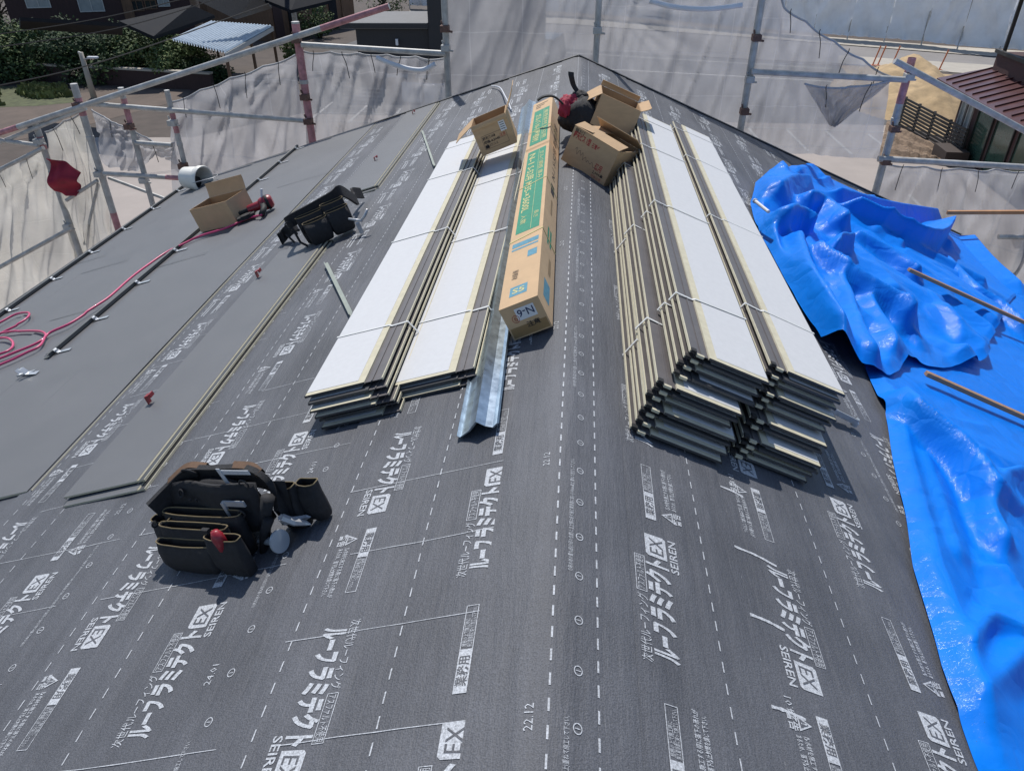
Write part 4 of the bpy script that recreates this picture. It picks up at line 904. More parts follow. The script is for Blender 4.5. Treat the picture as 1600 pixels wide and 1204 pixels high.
def creases(count, c, rad_, lo, hi, seed, box, wmul=1.0):
    rc = random.Random(seed); out = []
    for k in range(count):
        s0, y0 = rc.uniform(box[0], box[1]), rc.uniform(box[2], box[3]); a = math.atan2(y0 - c[1], s0 - c[0]) + rc.gauss(0, .45); L_ = rc.uniform(.5, 1.4) * rad_
        if math.hypot(y0 - c[1], s0 - c[0]) > rad_ * 5 * rc.random() + rad_ * .6: continue
        k2 = rc.uniform(-.35, .35); pts = [(s0 + math.cos(a + k2 * t) * L_ * t, y0 + math.sin(a + k2 * t) * L_ * t) for t in (0, .35, .7, 1)]
        n = rc.uniform(lo, hi); wl, wr = rc.uniform(.5, 1.8) * n * wmul, rc.uniform(.4, 1.6) * n * wmul; out.append((pts, n, wl, wr))
    return out
LEFT = [(.15, .80), (.55, .835), (.8, .85), (1.03, .87), (1.33, .93), (1.66, 1.02), (2.13, 1.17), (2.6, 1.24), (3.2, 1.20), (4.2, 1.25), (4.7, 1.42), (5.2, 1.66), (5.9, 2.0)]
yy = np.concatenate([np.arange(.15, 2.6, .011), np.arange(2.6, 6.02, .024)]); uu = np.linspace(0, 1, 190) ** 1.15
sl = np.interp(yy, [q[0] for q in LEFT], [q[1] for q in LEFT]); sl = sl + .005 * np.sin(yy * 5) + .003 * np.sin(yy * 13)
Sg = sl[:, None] + (3.74 - sl[:, None]) * uu[None, :]; Yg = np.repeat(yy[:, None], len(uu), 1)
lower = [([(1385, 588), (1440, 640), (1510, 705), (1562, 775)], .12, .20, .03),
         ([(1378, 600), (1405, 715), (1438, 830), (1488, 975), (1552, 1140)], .055, .10, .07),
         ([(1600, 735), (1565, 742), (1545, 785), (1578, 855)], .085, .07, .03),
         ([(1505, 1015), (1545, 965), (1605, 992)], .06, .05, .04), ([(1500, 1100), (1560, 1055), (1610, 1005)], .05, .05, .04),
         ([(1440, 700), (1470, 790), (1500, 880)], .035, .06, .05), ([(1560, 880), (1590, 930), (1615, 1000)], .05, .06, .06),
         ([(1468, 392), (1520, 445), (1560, 472), (1610, 512)], .09, .16, .03), ([(1500, 345), (1545, 400), (1600, 452)], .08, .10, .10)]
lower += creases(22, (1.15, 2.35), .8, .008, .024, 4, (.9, 2.8, .3, 2.4), 3.0)
Hn = .010 + ridge_field(Sg, Yg, lower) + .8 * ridge_field(Sg, Yg, creases(70, (1.15, 2.5), .40, .005, .014, 33, (.85, 3.0, .3, 2.4), 2.0)) + .014 * np.maximum(0, fbm(Sg, Yg, 1.3, 3.0, False, 2)) 
Hn += .003 * (fbm(Sg, Yg, 2.6, 7.0) - .5) * np.clip((2.4 - Sg), .15, 1) + .003 * (fbm(Sg, Yg, 7.0, 11.0, True, 2) - .5) * np.clip(2.2 - Sg, .1, 1)
edge = np.clip((Sg - sl[:, None]) / .05, 0, 1)
for _ in range(1):
    Qp = np.pad(Hn, 1, mode='edge'); Hn = (Qp[:-2, 1:-1] + Qp[2:, 1:-1] + Qp[1:-1, :-2] + Qp[1:-1, 2:] + 4 * Hn) / 8
Hn = np.maximum(Hn * (.25 + .75 * edge), .0055)
Pl = Sg[..., None] * DR + Yg[..., None] * EY + Hn[..., None] * NR
over = np.clip((Sg - 3.60) / .14, 0, 1) ** 2; Pl[..., 2] -= .35 * over
tb = MB(); tb.grid(Pl, 0)
# the bunched-up upper layer
F_PX = [(1296, 547, .02), (1318, 556, .03), (1345, 567, .04), (1372, 576, .045), (1398, 577, .05), (1414, 568, .06), (1426, 545, .075), (1440, 553, .06), (1458, 563, .05), (1476, 572, .03)]
Fq = [SR(x, y, n) for x, y, n in F_PX]; Fq = [(1.02, 2.50)] + list(Fq) + [(2.05, 3.05), (2.35, 3.5), (2.75, 4.1), (3.2, 4.7), (3.62, 5.2)]
Lq = [(1.02, 2.50), (1.00, 2.8), (1.00, 3.1), (1.0, 3.6), (1.06, 4.08), (1.22, 4.64), (1.46, 5.22), (1.90, 5.84)]
Tq = [(1.90, 5.84), (2.3, 5.9), (2.7, 5.98), (3.1, 6.05), (3.62, 6.1)]
def along(P, k):
    P = np.array(P); d = np.r_[0, np.cumsum(np.hypot(*np.diff(P, axis=0).T))]; d /= d[-1]; t = np.linspace(0, 1, k); return np.c_[np.interp(t, d, P[:, 0]), np.interp(t, d, P[:, 1])]
KA, KB = 280, 260
Fc, Tc, Lc_ = along(Fq, KA), along(Tq, KA), along(Lq, KB); Rc = np.c_[np.full(KB, 3.62), np.linspace(5.2, 6.1, KB)]
a_ = np.linspace(0, 1, KA)[None, :]; b_ = np.linspace(0, 1, KB)[:, None]
def coons(i):
    return (1 - b_) * Fc[:, i][None, :] + b_ * Tc[:, i][None, :] + (1 - a_) * Lc_[:, i][:, None] + a_ * Rc[:, i][:, None] - ((1 - a_) * (1 - b_) * Fc[0, i] + a_ * (1 - b_) * Fc[-1, i] + (1 - a_) * b_ * Tc[0, i] + a_ * b_ * Tc[-1, i])
S2, Y2 = coons(0), coons(1)
upper = [([(1200, 325), (1213, 380), (1243, 440), (1273, 500), (1297, 543)], .085, .06, .06),
         ([(1212, 300), (1235, 282), (1265, 284)], .17, .16, .14), ([(1255, 305), (1290, 318), (1325, 352)], .20, .12, .10), ([(1225, 335), (1250, 330), (1280, 345)], .19, .10, .06),
         ([(1242, 352), (1262, 420), (1298, 478), (1330, 545)], .15, .11, .035), ([(1268, 372), (1300, 400), (1345, 432), (1402, 468), (1432, 492)], .16, .12, .028),
         ([(1290, 400), (1320, 450), (1345, 520), (1372, 560)], .10, .07, .05), ([(1340, 445), (1375, 500), (1400, 545)], .085, .08, .05),
         ([(1322, 308), (1400, 345), (1466, 369), (1492, 340)], .20, .13, .030), ([(1295, 296), (1390, 322), (1492, 337)], .13, .06, .08),
         ([(1330, 360), (1390, 395), (1440, 430)], .12, .09, .04), ([(1305, 385), (1312, 372), (1335, 372)], .18, .05, .04)]
upper = [u for u in upper]
upper += creases(75, (1.35, 4.6), .75, .03, .085, 12, (1.0, 2.4, 2.6, 5.7), 1.5)
H2 = .020 + ridge_field(S2, Y2, upper) + .9 * ridge_field(S2, Y2, creases(110, (1.35, 4.6), .34, .010, .030, 31, (1.0, 2.6, 2.4, 5.8), 1.3))
mk = np.clip((2.5 - S2) / 1.2, .1, 1)
H2 += .030 * fbm(S2, Y2, 1.1, 21.0, False, 2) * mk + .006 * (fbm(S2, Y2, 5.5, 31.0, True, 2) - .5) * mk
low_at = np.interp(S2.ravel(), [.8, 3.7], [.016, .016]).reshape(S2.shape)
H2 = np.maximum(H2, low_at + .012)
H2[:6] = H2[:6] * np.linspace(.75, 1, 6)[:, None]; H2[:, :5] = np.maximum(.012, H2[:, :5] * np.linspace(.2, 1, 5)[None, :]); H2[-5:] = np.maximum(.012, H2[-5:] * np.linspace(1, .3, 5)[:, None])
def blur(H, k):
    for _ in range(k):
        Q = np.pad(H, 1, mode='edge'); H = (Q[:-2, 1:-1] + Q[2:, 1:-1] + Q[1:-1, :-2] + Q[1:-1, 2:] + 4 * H) / 8
    return H
H2 = blur(H2, 3)
P2 = S2[..., None] * DR + Y2[..., None] * EY + H2[..., None] * NR
tb.grid(P2, 0)
tarp = tag(tb.build('tarpaulin', M_TARP, smooth=True), 'large crumpled bright blue tarpaulin bunched up over the right slope', 'tarpaulin')
# wooden battens weighing it down
M_BATTEN = mat('wooden_batten', (0.36, 0.21, 0.12), rough=.75, var=.22, scale=12, stretch=(1, 8, 8))
for p0, p1, lab in ((PR(1420, 421, .115), PR(1900, 640, .060), 'wooden batten lying across the middle of the blue tarpaulin'), (PR(1447, 583, .045), PR(1900, 785, .035), 'wooden batten nearest the viewer, coming out from under the tarpaulin flap')):
    d_ = unit(p1 - p0); w = unit(np.cross(d_, NR)); b = MB(); b.box((p0 + p1) / 2, (p1 - p0) / 2, w * .012, np.cross(w, d_) * .009)
    tag(b.build('wooden_batten', M_BATTEN, bevel=.002), lab, 'batten', 'wooden battens on the tarpaulin')
p0, p1 = PY(1480, 332, 6.0), PY(1720, 331, 6.0); b = MB(); b.box((p0 + p1) / 2, (p1 - p0) / 2, EY * .012, EZ * .014)
tag(b.build('wooden_batten', mat('orange_batten', (0.46, 0.22, 0.09), rough=.75, var=.15, scale=10)), 'orange wooden batten sticking out level past the far corner of the tarpaulin', 'batten', 'wooden battens on the tarpaulin')

# ------------------------------------------------------------------ scaffolding beyond the gable
M_PIPE = mat('galvanised_pipe', (0.42, 0.42, 0.41), rough=.55, metal=.15, var=.28, scale=9)
M_PINK = mat('worn_pink_pipe', (0.42, 0.20, 0.22), rough=.6, metal=.1, var=.35, scale=14)
M_RUST = mat('rusty_coupler', (0.15, 0.09, 0.075), rough=.7, metal=.4, var=.4, scale=40)
M_TIE = mat('black_cord', (0.03, 0.03, 0.03), rough=.8)
scaf = thing('scaffolding', 'tube scaffolding of grey and worn pink pipes standing beyond the gable', 'scaffolding', (0, FY, GZ))
def coupler(par, c):
    b = MB(); b.box(c, EX * .036, EY * .040, EZ * .026); b.tube([c + EX * .03 - EZ * .02, c + EX * .065 - EZ * .025], .010, 6); b.tube([c - EX * .02 + EZ * .03, c - EX * .03 + EZ * .06], .008, 6); b.build('coupler', M_RUST if random.random() < .5 else M_PIPE, par, bevel=.006)
def post(top, bot, r, pink, ztop=None, coup=()):
    T_, B_ = PY(*top), PY(*bot); x = (T_[0] + B_[0]) / 2; zt = T_[2] if ztop is None else ztop
    b = MB(); b.tube([V(x, FY, GZ), V(x, FY, zt)], r, 12)
    b.lathe([(r * 1.15, 0), (r * 1.15, .03), (r, .034)], V(x, FY, zt - .5), EZ, 12)
    o = b.build('post', M_PIPE, scaf, auto=40)
    if pink:
        for z0, z1 in pink: m = MB(); m.lathe([(r * 1.015, z0), (r * 1.015, z1)], V(x, FY, 0), EZ, 12); m.build('paint_sleeve', M_PINK, o, auto=40)
    for z in coup: coupler(o, V(x, FY - .035, z))
    return x
def z_at(x, y): return PY(x, y)[2]
post((57, 190), (115, 375), .030, [(-.98, -.86)], coup=[-.9, -1.75]); post((120, 131), (181, 360), .032, [(-.66, -.50), (-2.1, -1.6)], coup=[-.56, -1.2])
post((192, 137), (236, 322), .026, [(-.78, -.50)], coup=[-.74, -1.25]); post((262, 141), (289, 265), .024, [(-.80, -.62)], coup=[-.7, -1.1])
post((464, 34), (485, 215), .034, [(-.95, .14)], coup=[.02, -.45, -.66]); post((695, 0), (700, 150), .028, [], ztop=1.2, coup=[-.03, .12]); post((935, 0), (931, 105), .026, [], ztop=1.2, coup=[.12])
post((1192, 0), (1155, 205), .030, [], ztop=1.2, coup=[.08, -.24, -.5]); post((1428, 92), (1365, 300), .032, [(-.42, -.06)], coup=[-.2, -.62, -.9]); post((1612, 345), (1550, 520), .030, [], coup=[-2.2])
def rail(a, c, r, pink=(), d=-.06, m=M_PIPE):
    A_, B_ = PY(*a, FY + d), PY(*c, FY + d); b = MB(); b.tube([A_, B_], r, 10); o = b.build('rail', m, scaf, smooth=False, auto=40)
    for t0_, t1_ in pink: q = MB(); q.tube([A_ + (B_ - A_) * t0_, A_ + (B_ - A_) * t1_], r * 1.02, 10, caps=False); q.build('paint_sleeve', M_PINK, o, auto=40)
rail((-60, 227), (608, 10), .026, [(.05, .15), (.86, 1.0)]); rail((-40, 238), (134, 169), .020, d=-.05); rail((-30, 215), (60, 227), .020); rail((-30, 280), (68, 231), .020, d=-.09)
rail((136, 162), (480, 189), .022, d=-.05); rail((162, 271), (292, 279), .022, [(.75, .95)], d=-.05); rail((-20, 428), (112, 356), .022, d=-.06); rail((104, 313), (152, 282), .018); rail((132, 380), (154, 283), .014, d=.05); rail((212, 223), (268, 227), .022)
rail((170, 278), (262, 312), .016, d=.03)
rail((471, 70), (696, 84), .024, d=-.05); rail((1174, 112), (1418, 125), .024, [], d=-.05); rail((1398, 95), (1660, 236), .026, d=-.08); rail((1372, 248), (1680, 266), .026, d=-.05); rail((1560, 370), (1680, 371), .022, d=-.02)

# ------------------------------------------------------------------ safety nets
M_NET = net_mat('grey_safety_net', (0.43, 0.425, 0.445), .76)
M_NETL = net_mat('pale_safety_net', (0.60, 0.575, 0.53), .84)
M_HEM = mat('net_hem', (0.42, 0.42, 0.43), rough=.8, var=.15)
def net(top, bot, label, m=M_NET, amp=.045, seed=0, d=.02, nu=70, nv=44, freq=7.0, hem=True, radial=None, ties=5):
    T_ = along([PY(x, y, FY + d)[[0, 2]] for x, y in top], nu); B_ = along([PY(x, y, FY + d)[[0, 2]] for x, y in bot], nu)
    P = []
    for j in range(nv):
        v = j / (nv - 1); rowp = []
        for i in range(nu):
            u = i / (nu - 1); q = T_[i] * (1 - v) + B_[i] * v
            w = 1.8 * amp * (math.sin(math.pi * min(1, u * 1.02)) * .5 + .3)
            f_ = nz(u * freq + .6 * math.sin(v * 3 + seed), v * 1.3, seed) * w + nz(u * freq * 2.3, v * 3.2 + seed, seed + 5) * w * .45 + nz(u * freq * 5 + v * 4, v * 6, seed + 9) * w * .16
            if radial is not None:
                a0 = math.atan2(v - radial[1], u - radial[0]); r0 = math.hypot(v - radial[1], u - radial[0])
                f_ += amp * .9 * math.exp(-r0 * 1.5) * nz(a0 * 5.5, 0, seed + 3) * min(1, r0 * 5)
            f_ += amp * .55 * (max(0, 1 - abs(nz(u * freq * 1.4 + v * 2.2, v * .8, seed + 13)) * 6)); sag = .018 * abs(math.sin(u * math.pi * ties)) * (1 - v) ** 3
            rowp.append(V(q[0], FY + d + f_ * min(1, v * 6 + .25), q[1] - sag))
        P.append(rowp)
    b = MB(); b.grid(P, 0)
    c0 = (P[-1][0] + P[-1][-1]) / 2
    t = thing('safety_net', label, 'net', c0, 'translucent grey safety nets tied to the scaffolding')
    b.build('mesh_sheet', m, t, smooth=True)
    if hem:
        h = MB(); h.tube([p - EY * .003 for p in P[0]], .009, 5, caps=False); h.build('hem', M_HEM, t, smooth=True)
    for k in range(ties):
        i = int((k + .5) / ties * (nu - 1)); p = P[0][i]; tt_ = MB(); dx = random.uniform(-.03, .03)
        tt_.tube(smooth_path([p + EZ * .03 - EY * .04, p - EY * .03, p + V(dx, -.03, -.07), p + V(dx * 1.6, -.03, -.13 - random.random() * .08)], 3), .0035, 4); tt_.build('tie_cord', M_TIE, t, smooth=True)
    return t
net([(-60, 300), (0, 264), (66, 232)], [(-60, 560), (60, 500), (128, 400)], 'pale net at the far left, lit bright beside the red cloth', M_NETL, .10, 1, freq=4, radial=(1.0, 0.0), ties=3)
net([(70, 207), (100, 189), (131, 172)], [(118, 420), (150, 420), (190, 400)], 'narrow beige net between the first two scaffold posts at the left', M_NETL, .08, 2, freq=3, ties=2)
net([(142, 172), (200, 200), (240, 220), (272, 224)], [(163, 262), (215, 268), (245, 240), (276, 262)], 'short sagging net hanging in swags left of the bucket', M_NET, .09, 3, freq=5, radial=(0, 0), ties=2)
net([(266, 160), (360, 122), (462, 86)], [(270, 330), (400, 300), (492, 268)], 'net sloping down from the pink post to behind the white bucket', M_NET, .10, 4, freq=6, radial=(1, 0), ties=4)
net([(472, 80), (580, 84), (694, 92)], [(482, 268), (590, 240), (702, 205)], 'net right of the pink post, hung from the level rail', M_NET, .09, 5, freq=7, radial=(0, 0))
net([(698, -60), (815, -60), (935, -60)], [(704, 205), (815, 165), (930, 160)], 'tall net left of the ridge peak, rising above the picture edge', M_NET, .05, 6, freq=5)
net([(936, -60), (1060, -60), (1197, -60)], [(930, 160), (1040, 220), (1148, 262)], 'tall net right of the ridge peak with a streaky fold', M_NET, .07, 7, freq=5, radial=(.1, .3))
net([(1198, -60), (1226, 10), (1300, 62), (1392, 120)], [(1154, 212), (1218, 240), (1300, 245), (1374, 249)], 'net with a slanting top edge above the right slope', M_NET, .05, 8, freq=6, hem=True)
net([(1257, 131), (1320, 136), (1397, 124)], [(1296, 196), (1302, 198), (1308, 196)], 'loose triangular net corner folded down from the right rail', M_NET, .05, 9, d=-.06, freq=5, ties=2)
net([(1384, 256), (1490, 263), (1680, 270)], [(1352, 480), (1480, 490), (1680, 500)], 'net below the lower right rail behind the tarpaulin', M_NET, .10, 10, freq=6, radial=(.25, -.15))
for pts, lab in (([(588, 90), (612, 100), (640, 108), (662, 109), (680, 100)], 'white curled rope of rolled netting on the net right of the pink post'), ([(1015, 2), (1060, 12), (1110, 14), (1160, 8)], 'white curled roll of netting on the tall net right of the ridge peak')):
    b = MB(); b.tube(smooth_path([PY(x, y, FY - .09) for x, y in pts], 5), .020, 8); tag(b.build('rolled_net', M_LABEL, smooth=True), lab, 'rolled net')
# red cloth on the left post
b = MB(); A_ = [PY(x, y, FY - .10) for x, y in ((72, 248), (95, 255), (126, 270))]; B_ = [PY(x, y, FY - .10) for x, y in ((82, 300), (100, 308), (121, 305))]
P = []
for j in range(16):
    v = j / 15; rowp = []
    for i in range(20):
        u = i / 19; q = interp(A_, u) * (1 - v) + interp(B_, u) * v; rowp.append(q + EY * (.05 * math.sin(u * 3 + v * 7) + .03 * nz(u * 3, v * 3, 4.0)))
    P.append(rowp)
b.grid(P, 0); tag(b.build('red_cloth', mat('crimson_cloth', (0.27, 0.012, 0.035), rough=.8, var=.3, scale=6), smooth=True, solid=.004), 'crimson cloth bag hung on the leftmost scaffold post', 'cloth')
# ------------------------------------------------------------------ the surroundings, far below
M_SOIL = mat('brown_soil', (0.085, 0.068, 0.058), rough=.95, var=.30, scale=.9, bump=.6, bscale=6)
M_CONC = mat('pale_concrete', (0.36, 0.315, 0.285), rough=.9, var=.12, scale=.5, bump=.1, bscale=30)
M_ASPH = mat('asphalt', (0.105, 0.103, 0.104), rough=.9, var=.18, scale=.6, bump=.2, bscale=40)
M_ROADM = mat('worn_road', (0.24, 0.225, 0.215), rough=.9, var=.10, scale=.5)
M_PAVE = mat('light_paving', (0.42, 0.385, 0.33), rough=.9, var=.10, scale=1.0)
M_LINE = mat('road_paint', (0.58, 0.57, 0.54), rough=.8, var=.12, scale=6)
M_DIRT = mat('yellow_dirt', (0.42, 0.30, 0.165), rough=.95, var=.28, scale=1.6, bump=.8, bscale=9)
M_GRASSG = mat('grass_ground', (0.085, 0.095, 0.045), rough=.95, var=.45, scale=2.2, bump=.6, bscale=14)
def zone(name, px, m, lift, z0=GZ):
    b = MB(); P = [PG(x, y, z0 + lift) for x, y in px]; P = [V(p[0], p[1], z0 + lift) for p in P]
    b.add(P, [tuple(range(len(P)))], 0); return struct(b.build(name, m))
b = MB(); b.add([(-400, -150, GZ), (400, -150, GZ), (400, 700, GZ), (-400, 700, GZ)], [(0, 1, 2, 3)], 0); struct(b.build('ground', M_SOIL))
def flat(name, pts, m, lift): b = MB(); b.add([(x, y, GZ + lift) for x, y in pts], [tuple(range(len(pts)))], 0); return struct(b.build(name, m))
X = lambda x, y: PG(x, y)[:2]
flat('yard_paving', [(-12.5, -14), (26, -14), X(1700, 232), X(1470, 232), X(1395, 196), X(1180, 192), X(700, 182), X(470, 178), X(300, 215), X(150, 215)], M_CONC, .004)
flat('parking_lot', [X(470, 178), X(700, 182), X(1180, 192), X(1395, 196), X(1420, 150), X(1310, 104), X(1040, 86), X(700, 66), X(560, 62), X(470, 96)], M_ASPH, .008)
flat('road', [X(560, 62), X(700, 66), X(1040, 86), X(1310, 100), X(1700, 128), X(1700, 100), X(1500, 86), X(1200, 62), X(900, 40), X(640, 28)], M_ROADM, .012)
flat('pavement', [X(640, 28), X(900, 40), X(1200, 62), X(1500, 86), X(1700, 100), X(1700, 88), X(1500, 75), X(1200, 52), X(900, 30), X(640, 18)], M_PAVE, .05)
flat('verge', [X(1310, 100), X(1700, 130), X(1700, 112), X(1310, 87)], M_PAVE, .02)
flat('dirt_lot', [X(1310, 101), X(1600, 128), X(1560, 190), X(1470, 215), X(1395, 192)], M_DIRT, .016)
flat('farm_track', [X(-80, 240), X(100, 205), X(290, 155), X(300, 140), X(180, 140), X(-80, 168)], mat('brown_track', (0.12, 0.092, 0.075), rough=.95, var=.25, scale=.7, bump=.5, bscale=8), .006)
flat('grass_field', [X(-120, 172), X(60, 166), X(122, 160), X(100, 138), X(-120, 132)], M_GRASSG, .010)
b = MB(); rg = random.Random(3); Q = [X(-60, 170), X(118, 158), X(100, 138), X(-60, 134)]
for k in range(2600):
    u, v = rg.random(), rg.random(); p = (1 - v) * ((1 - u) * Q[0] + u * Q[1]) + v * ((1 - u) * Q[3] + u * Q[2]); h = .10 + .22 * rg.random(); a = rg.random() * 6.28; w = .07 + .07 * rg.random()
    if nz(p[0] * .5, p[1] * .5) < -.15: continue
    d = V(math.cos(a), math.sin(a), 0); o = V(p[0], p[1], GZ + .012); b.add([o - d * w, o + d * w, o + d * w * .5 + V(rg.uniform(-.1, .1), rg.uniform(-.1, .1), h), o - d * w * .6 + V(rg.uniform(-.1, .1), rg.uniform(-.1, .1), h * .8)], [(0, 1, 2, 3)], 0)
o = b.build('field_plants', mat('field_leaf', (0.13, 0.15, 0.05), rough=.8, var=.5, scale=1.0)); o['kind'] = 'stuff'; o['label'] = 'low green plants growing over the field at the left'
# painted stall lines and a kerb
b = MB()
def line(p, q, w):
    A_, B_ = PG(*p), PG(*q); d = unit(B_ - A_); n_ = V(-d[1], d[0], 0) * w; z = V(0, 0, .016)
    b.add([A_ + n_ + z, A_ - n_ + z, B_ - n_ + z, B_ + n_ + z], [(0, 1, 2, 3)], 0)
for p, q in (((1168, 199), (1192, 228)), ((1229, 203), (1263, 237)), ((1291, 206), (1331, 242)), ((1356, 210), (1402, 246)), ((1600, 320), (1660, 370)), ((1420, 305), (1450, 335)), ((574, 165), (545, 192)), ((1105, 196), (1122, 226)), ((1040, 193), (1050, 222)), ((520, 160), (482, 190)), ((626, 170), (608, 196))): line(p, q, .055)
line((1150, 199), (1400, 208), .05); line((470, 188), (700, 196), .03); line((700, 95), (1300, 128), .10); line((700, 72), (1300, 108), .07)
struct(b.build('road_markings', M_LINE))
# ---- far sheeting round a building site
fb = [PG(x, y) for x, y in ((640, 14), (900, 26), (1180, 51), (1300, 62), (1430, 71), (1500, 80), (1700, 94))]
base_line = along([(p[0], p[1]) for p in fb], 23); M_SHEET = mat('pale_blue_sheeting', (0.84, 0.86, 0.90), rough=.8, var=.10, scale=.6)
hoard = thing('site_hoarding', 'long row of pale sheeting hung on frames across the road', 'hoarding', V(base_line[14][0], base_line[14][1], GZ))
for k in range(22):
    a, c = V(*base_line[k], GZ + .25), V(*base_line[k + 1], GZ + .25); hgt = 2.35 + .06 * random.random() + (.18 if k > 16 else 0); d_ = unit(c - a); n_ = V(d_[1], -d_[0], 0); n_ = n_ if n_[1] < 0 else -n_; m_ = MB(); ofs = random.uniform(-.10, .10); P = []
    for j in range(13):
        v = j / 12; P.append([a + (c - a) * (i / 16) + n_ * .12 + EZ * hgt * v + n_ * (.20 * nz(i * .35 + k * 9 + v * 2.8 * (1 if k % 3 else -1), v * 1.2, 2.0) + .12 * nz(i * .8 + v * 2, v * 3 + k, 5.0) + .05 * nz(i * 1.7, v * 7 + k, 8.0) + ofs * (1 - v) * .6 - .25 * (1 - v)) + EZ * (.04 * nz(i * .3, k)) * (1 - v) for i in range(17)])
    m_.grid(P, 0); m_.build('sheet', M_SHEET, hoard, smooth=True)
for k in range(0, 23, 1):
    m_ = MB(); p = V(*base_line[k], GZ); m_.tube([p + EY * .12, p + EY * .12 + EZ * 2.9], .04, 6); m_.build('frame_post', M_PIPE, hoard)
# building behind the sheeting
def wallbox(name, par, p0, p1, depth, z0, z1, m, setb=0.0):
    """upright block whose front runs from p0 to p1"""
    p0, p1 = V(p0[0], p0[1], 0), V(p1[0], p1[1], 0); d_ = unit(p1 - p0); n_ = V(-d_[1], d_[0], 0)
    if n_ @ V(0 - p0[0], 0 - p0[1], 0) > 0: n_ = -n_
    p0, p1 = p0 + n_ * setb, p1 + n_ * setb; m_ = MB(); q = [p0, p1, p1 + n_ * depth, p0 + n_ * depth]
    m_.add([a + EZ * z0 for a in q] + [a + EZ * z1 for a in q], [(0, 1, 5, 4), (1, 2, 6, 5), (2, 3, 7, 6), (3, 0, 4, 7), (4, 5, 6, 7), (3, 2, 1, 0)], 0)
    o = m_.build(name, m, par); return o, d_, n_
def pane(par, p, d_, n_, w, h, mg, mf, name='window', out=.02, fr=.05, split=True):
    f_ = MB(); c = p; O_ = -n_
    for s_ in (-1, 1): f_.box(c + d_ * s_ * w / 2 + O_ * out, d_ * fr / 2, EZ * (h / 2 + fr / 2), O_ * .03); f_.box(c + EZ * s_ * h / 2 + O_ * out, d_ * (w / 2 - fr / 2), EZ * fr / 2, O_ * .03)
    if split: f_.box(c + O_ * out, d_ * fr / 2.5, EZ * (h / 2 - fr / 2), O_ * .03)
    o = f_.build(name, mf, par); g_ = MB(); g_.box(c + O_ * .006, d_ * (w / 2 - fr / 2), EZ * (h / 2 - fr / 2), O_ * .006); g_.build('pane', mg, o); return o
M_GLASS = mat('dark_glass', (0.03, 0.035, 0.04), rough=.08, var=.2, spec=.8)
M_GLASSL = mat('curtained_glass', (0.30, 0.33, 0.34), rough=.15, var=.12, scale=2, spec=.8)
M_BRWALL = mat('dark_brown_boards', (0.042, 0.022, 0.022), rough=.8, var=.25, scale=4, stretch=(3, 3, .4))
M_BRN = mat('brown_boards', (0.13, 0.075, 0.045), rough=.8, var=.35, scale=3, stretch=(4, 4, .5))
M_ROOFK = mat('black_roofing', (0.014, 0.016, 0.021), rough=.85, spec=.2, var=.2, scale=3)
M_FRAME = mat('pale_window_frame', (0.45, 0.46, 0.45), rough=.5, var=.06)
t = thing('far_building', 'ochre building beyond the sheeting at the top right', 'building', V(18, 52, GZ))
p0, p1 = PG(1200, 36), PG(1475, 62); _, d_, n_ = wallbox('wall', t, p0, p1, 8, GZ, GZ + 6, mat('ochre_wall', (0.22, 0.19, 0.10), rough=.9, var=.1), 6)
for k in range(5): pane(t, V(p0[0], p0[1], 0) + (V(p1[0], p1[1], 0) - V(p0[0], p0[1], 0)) * (.12 + .19 * k) + n_ * 6 + EZ * (GZ + 3.0), d_, n_, 1.2, 1.0, M_GLASS, M_BRN)
t = thing('timber_house', 'dark timber house front with ochre panel beyond the sheeting, top right corner', 'house', PG(1560, 60))
p0, p1 = PG(1480, 64), PG(1720, 84); _, d_, n_ = wallbox('wall', t, p0, p1, 8, GZ, GZ + 6, M_BRN, 5); 
for k in range(4): pane(t, V(p0[0], p0[1], 0) + (V(p1[0], p1[1], 0) - V(p0[0], p0[1], 0)) * (.1 + .2 * k) + n_ * 5 + EZ * (GZ + 3.0), d_, n_, 1.4, 1.5, M_GLASS, M_BRWALL)
# orange marker stakes along the road
for k, (x, y, lab) in enumerate(((1363, 103, 'orange stake by the road, left of the pair'), (1371, 103, 'orange stake close beside the left one'), (1393, 103, 'orange stake at the middle of the verge'), (1467, 110, 'orange stake near the dark house roof corner'))):
    p = PG(x, y); m_ = MB(); m_.tube([p, p + V(.18, 0, .95)], .035, 6); m_.box(p + EZ * .02, EX * .12, EY * .12, EZ * .02); tag(m_.build('marker_stake', mat('orange_plastic', (0.55, 0.17, 0.07), rough=.6, var=.1)), lab, 'stake', 'orange stakes along the verge')
# dirt mound
c0 = PG(1448, 178); P = []
for i in range(40):
    rowp = []
    for j in range(40):
        x, y = (i / 39 - .5) * 2, (j / 39 - .5) * 2; r = math.hypot(x, y); h = max(0, 1 - r) ** .8 * 1.5 * (1 + .35 * nz(x * 2.5, y * 2.5, 3)) + .12 * nz(x * 9, y * 9, 1) * (r < .97)
        rowp.append(c0 + V(x * 3.0 + y * .6 + .3, y * 5.5 + 3.4, max(h, -.02) - .01))
    P.append(rowp)
b = MB(); b.grid(P, 0); struct(b.build('dirt_mound', M_DIRT, smooth=True))
b = MB(); Q = [X(1385, 192), X(1500, 252), X(1490, 262), X(1372, 246)]
P = [[V(*((1 - v) * ((1 - u) * Q[0] + u * Q[1]) + v * ((1 - u) * Q[3] + u * Q[2])), GZ + .02 + .10 * abs(nz(u * 9, v * 9, 1)) + .10 * (math.sin(v * 18) > .5)) for u in np.linspace(0, 1, 40)] for v in np.linspace(0, 1, 26)]
b.grid(P, 0); struct(b.build('planting_bank', mat('bank_soil', (0.20, 0.14, 0.095), rough=.95, var=.5, scale=5, bump=.6, bscale=12)))
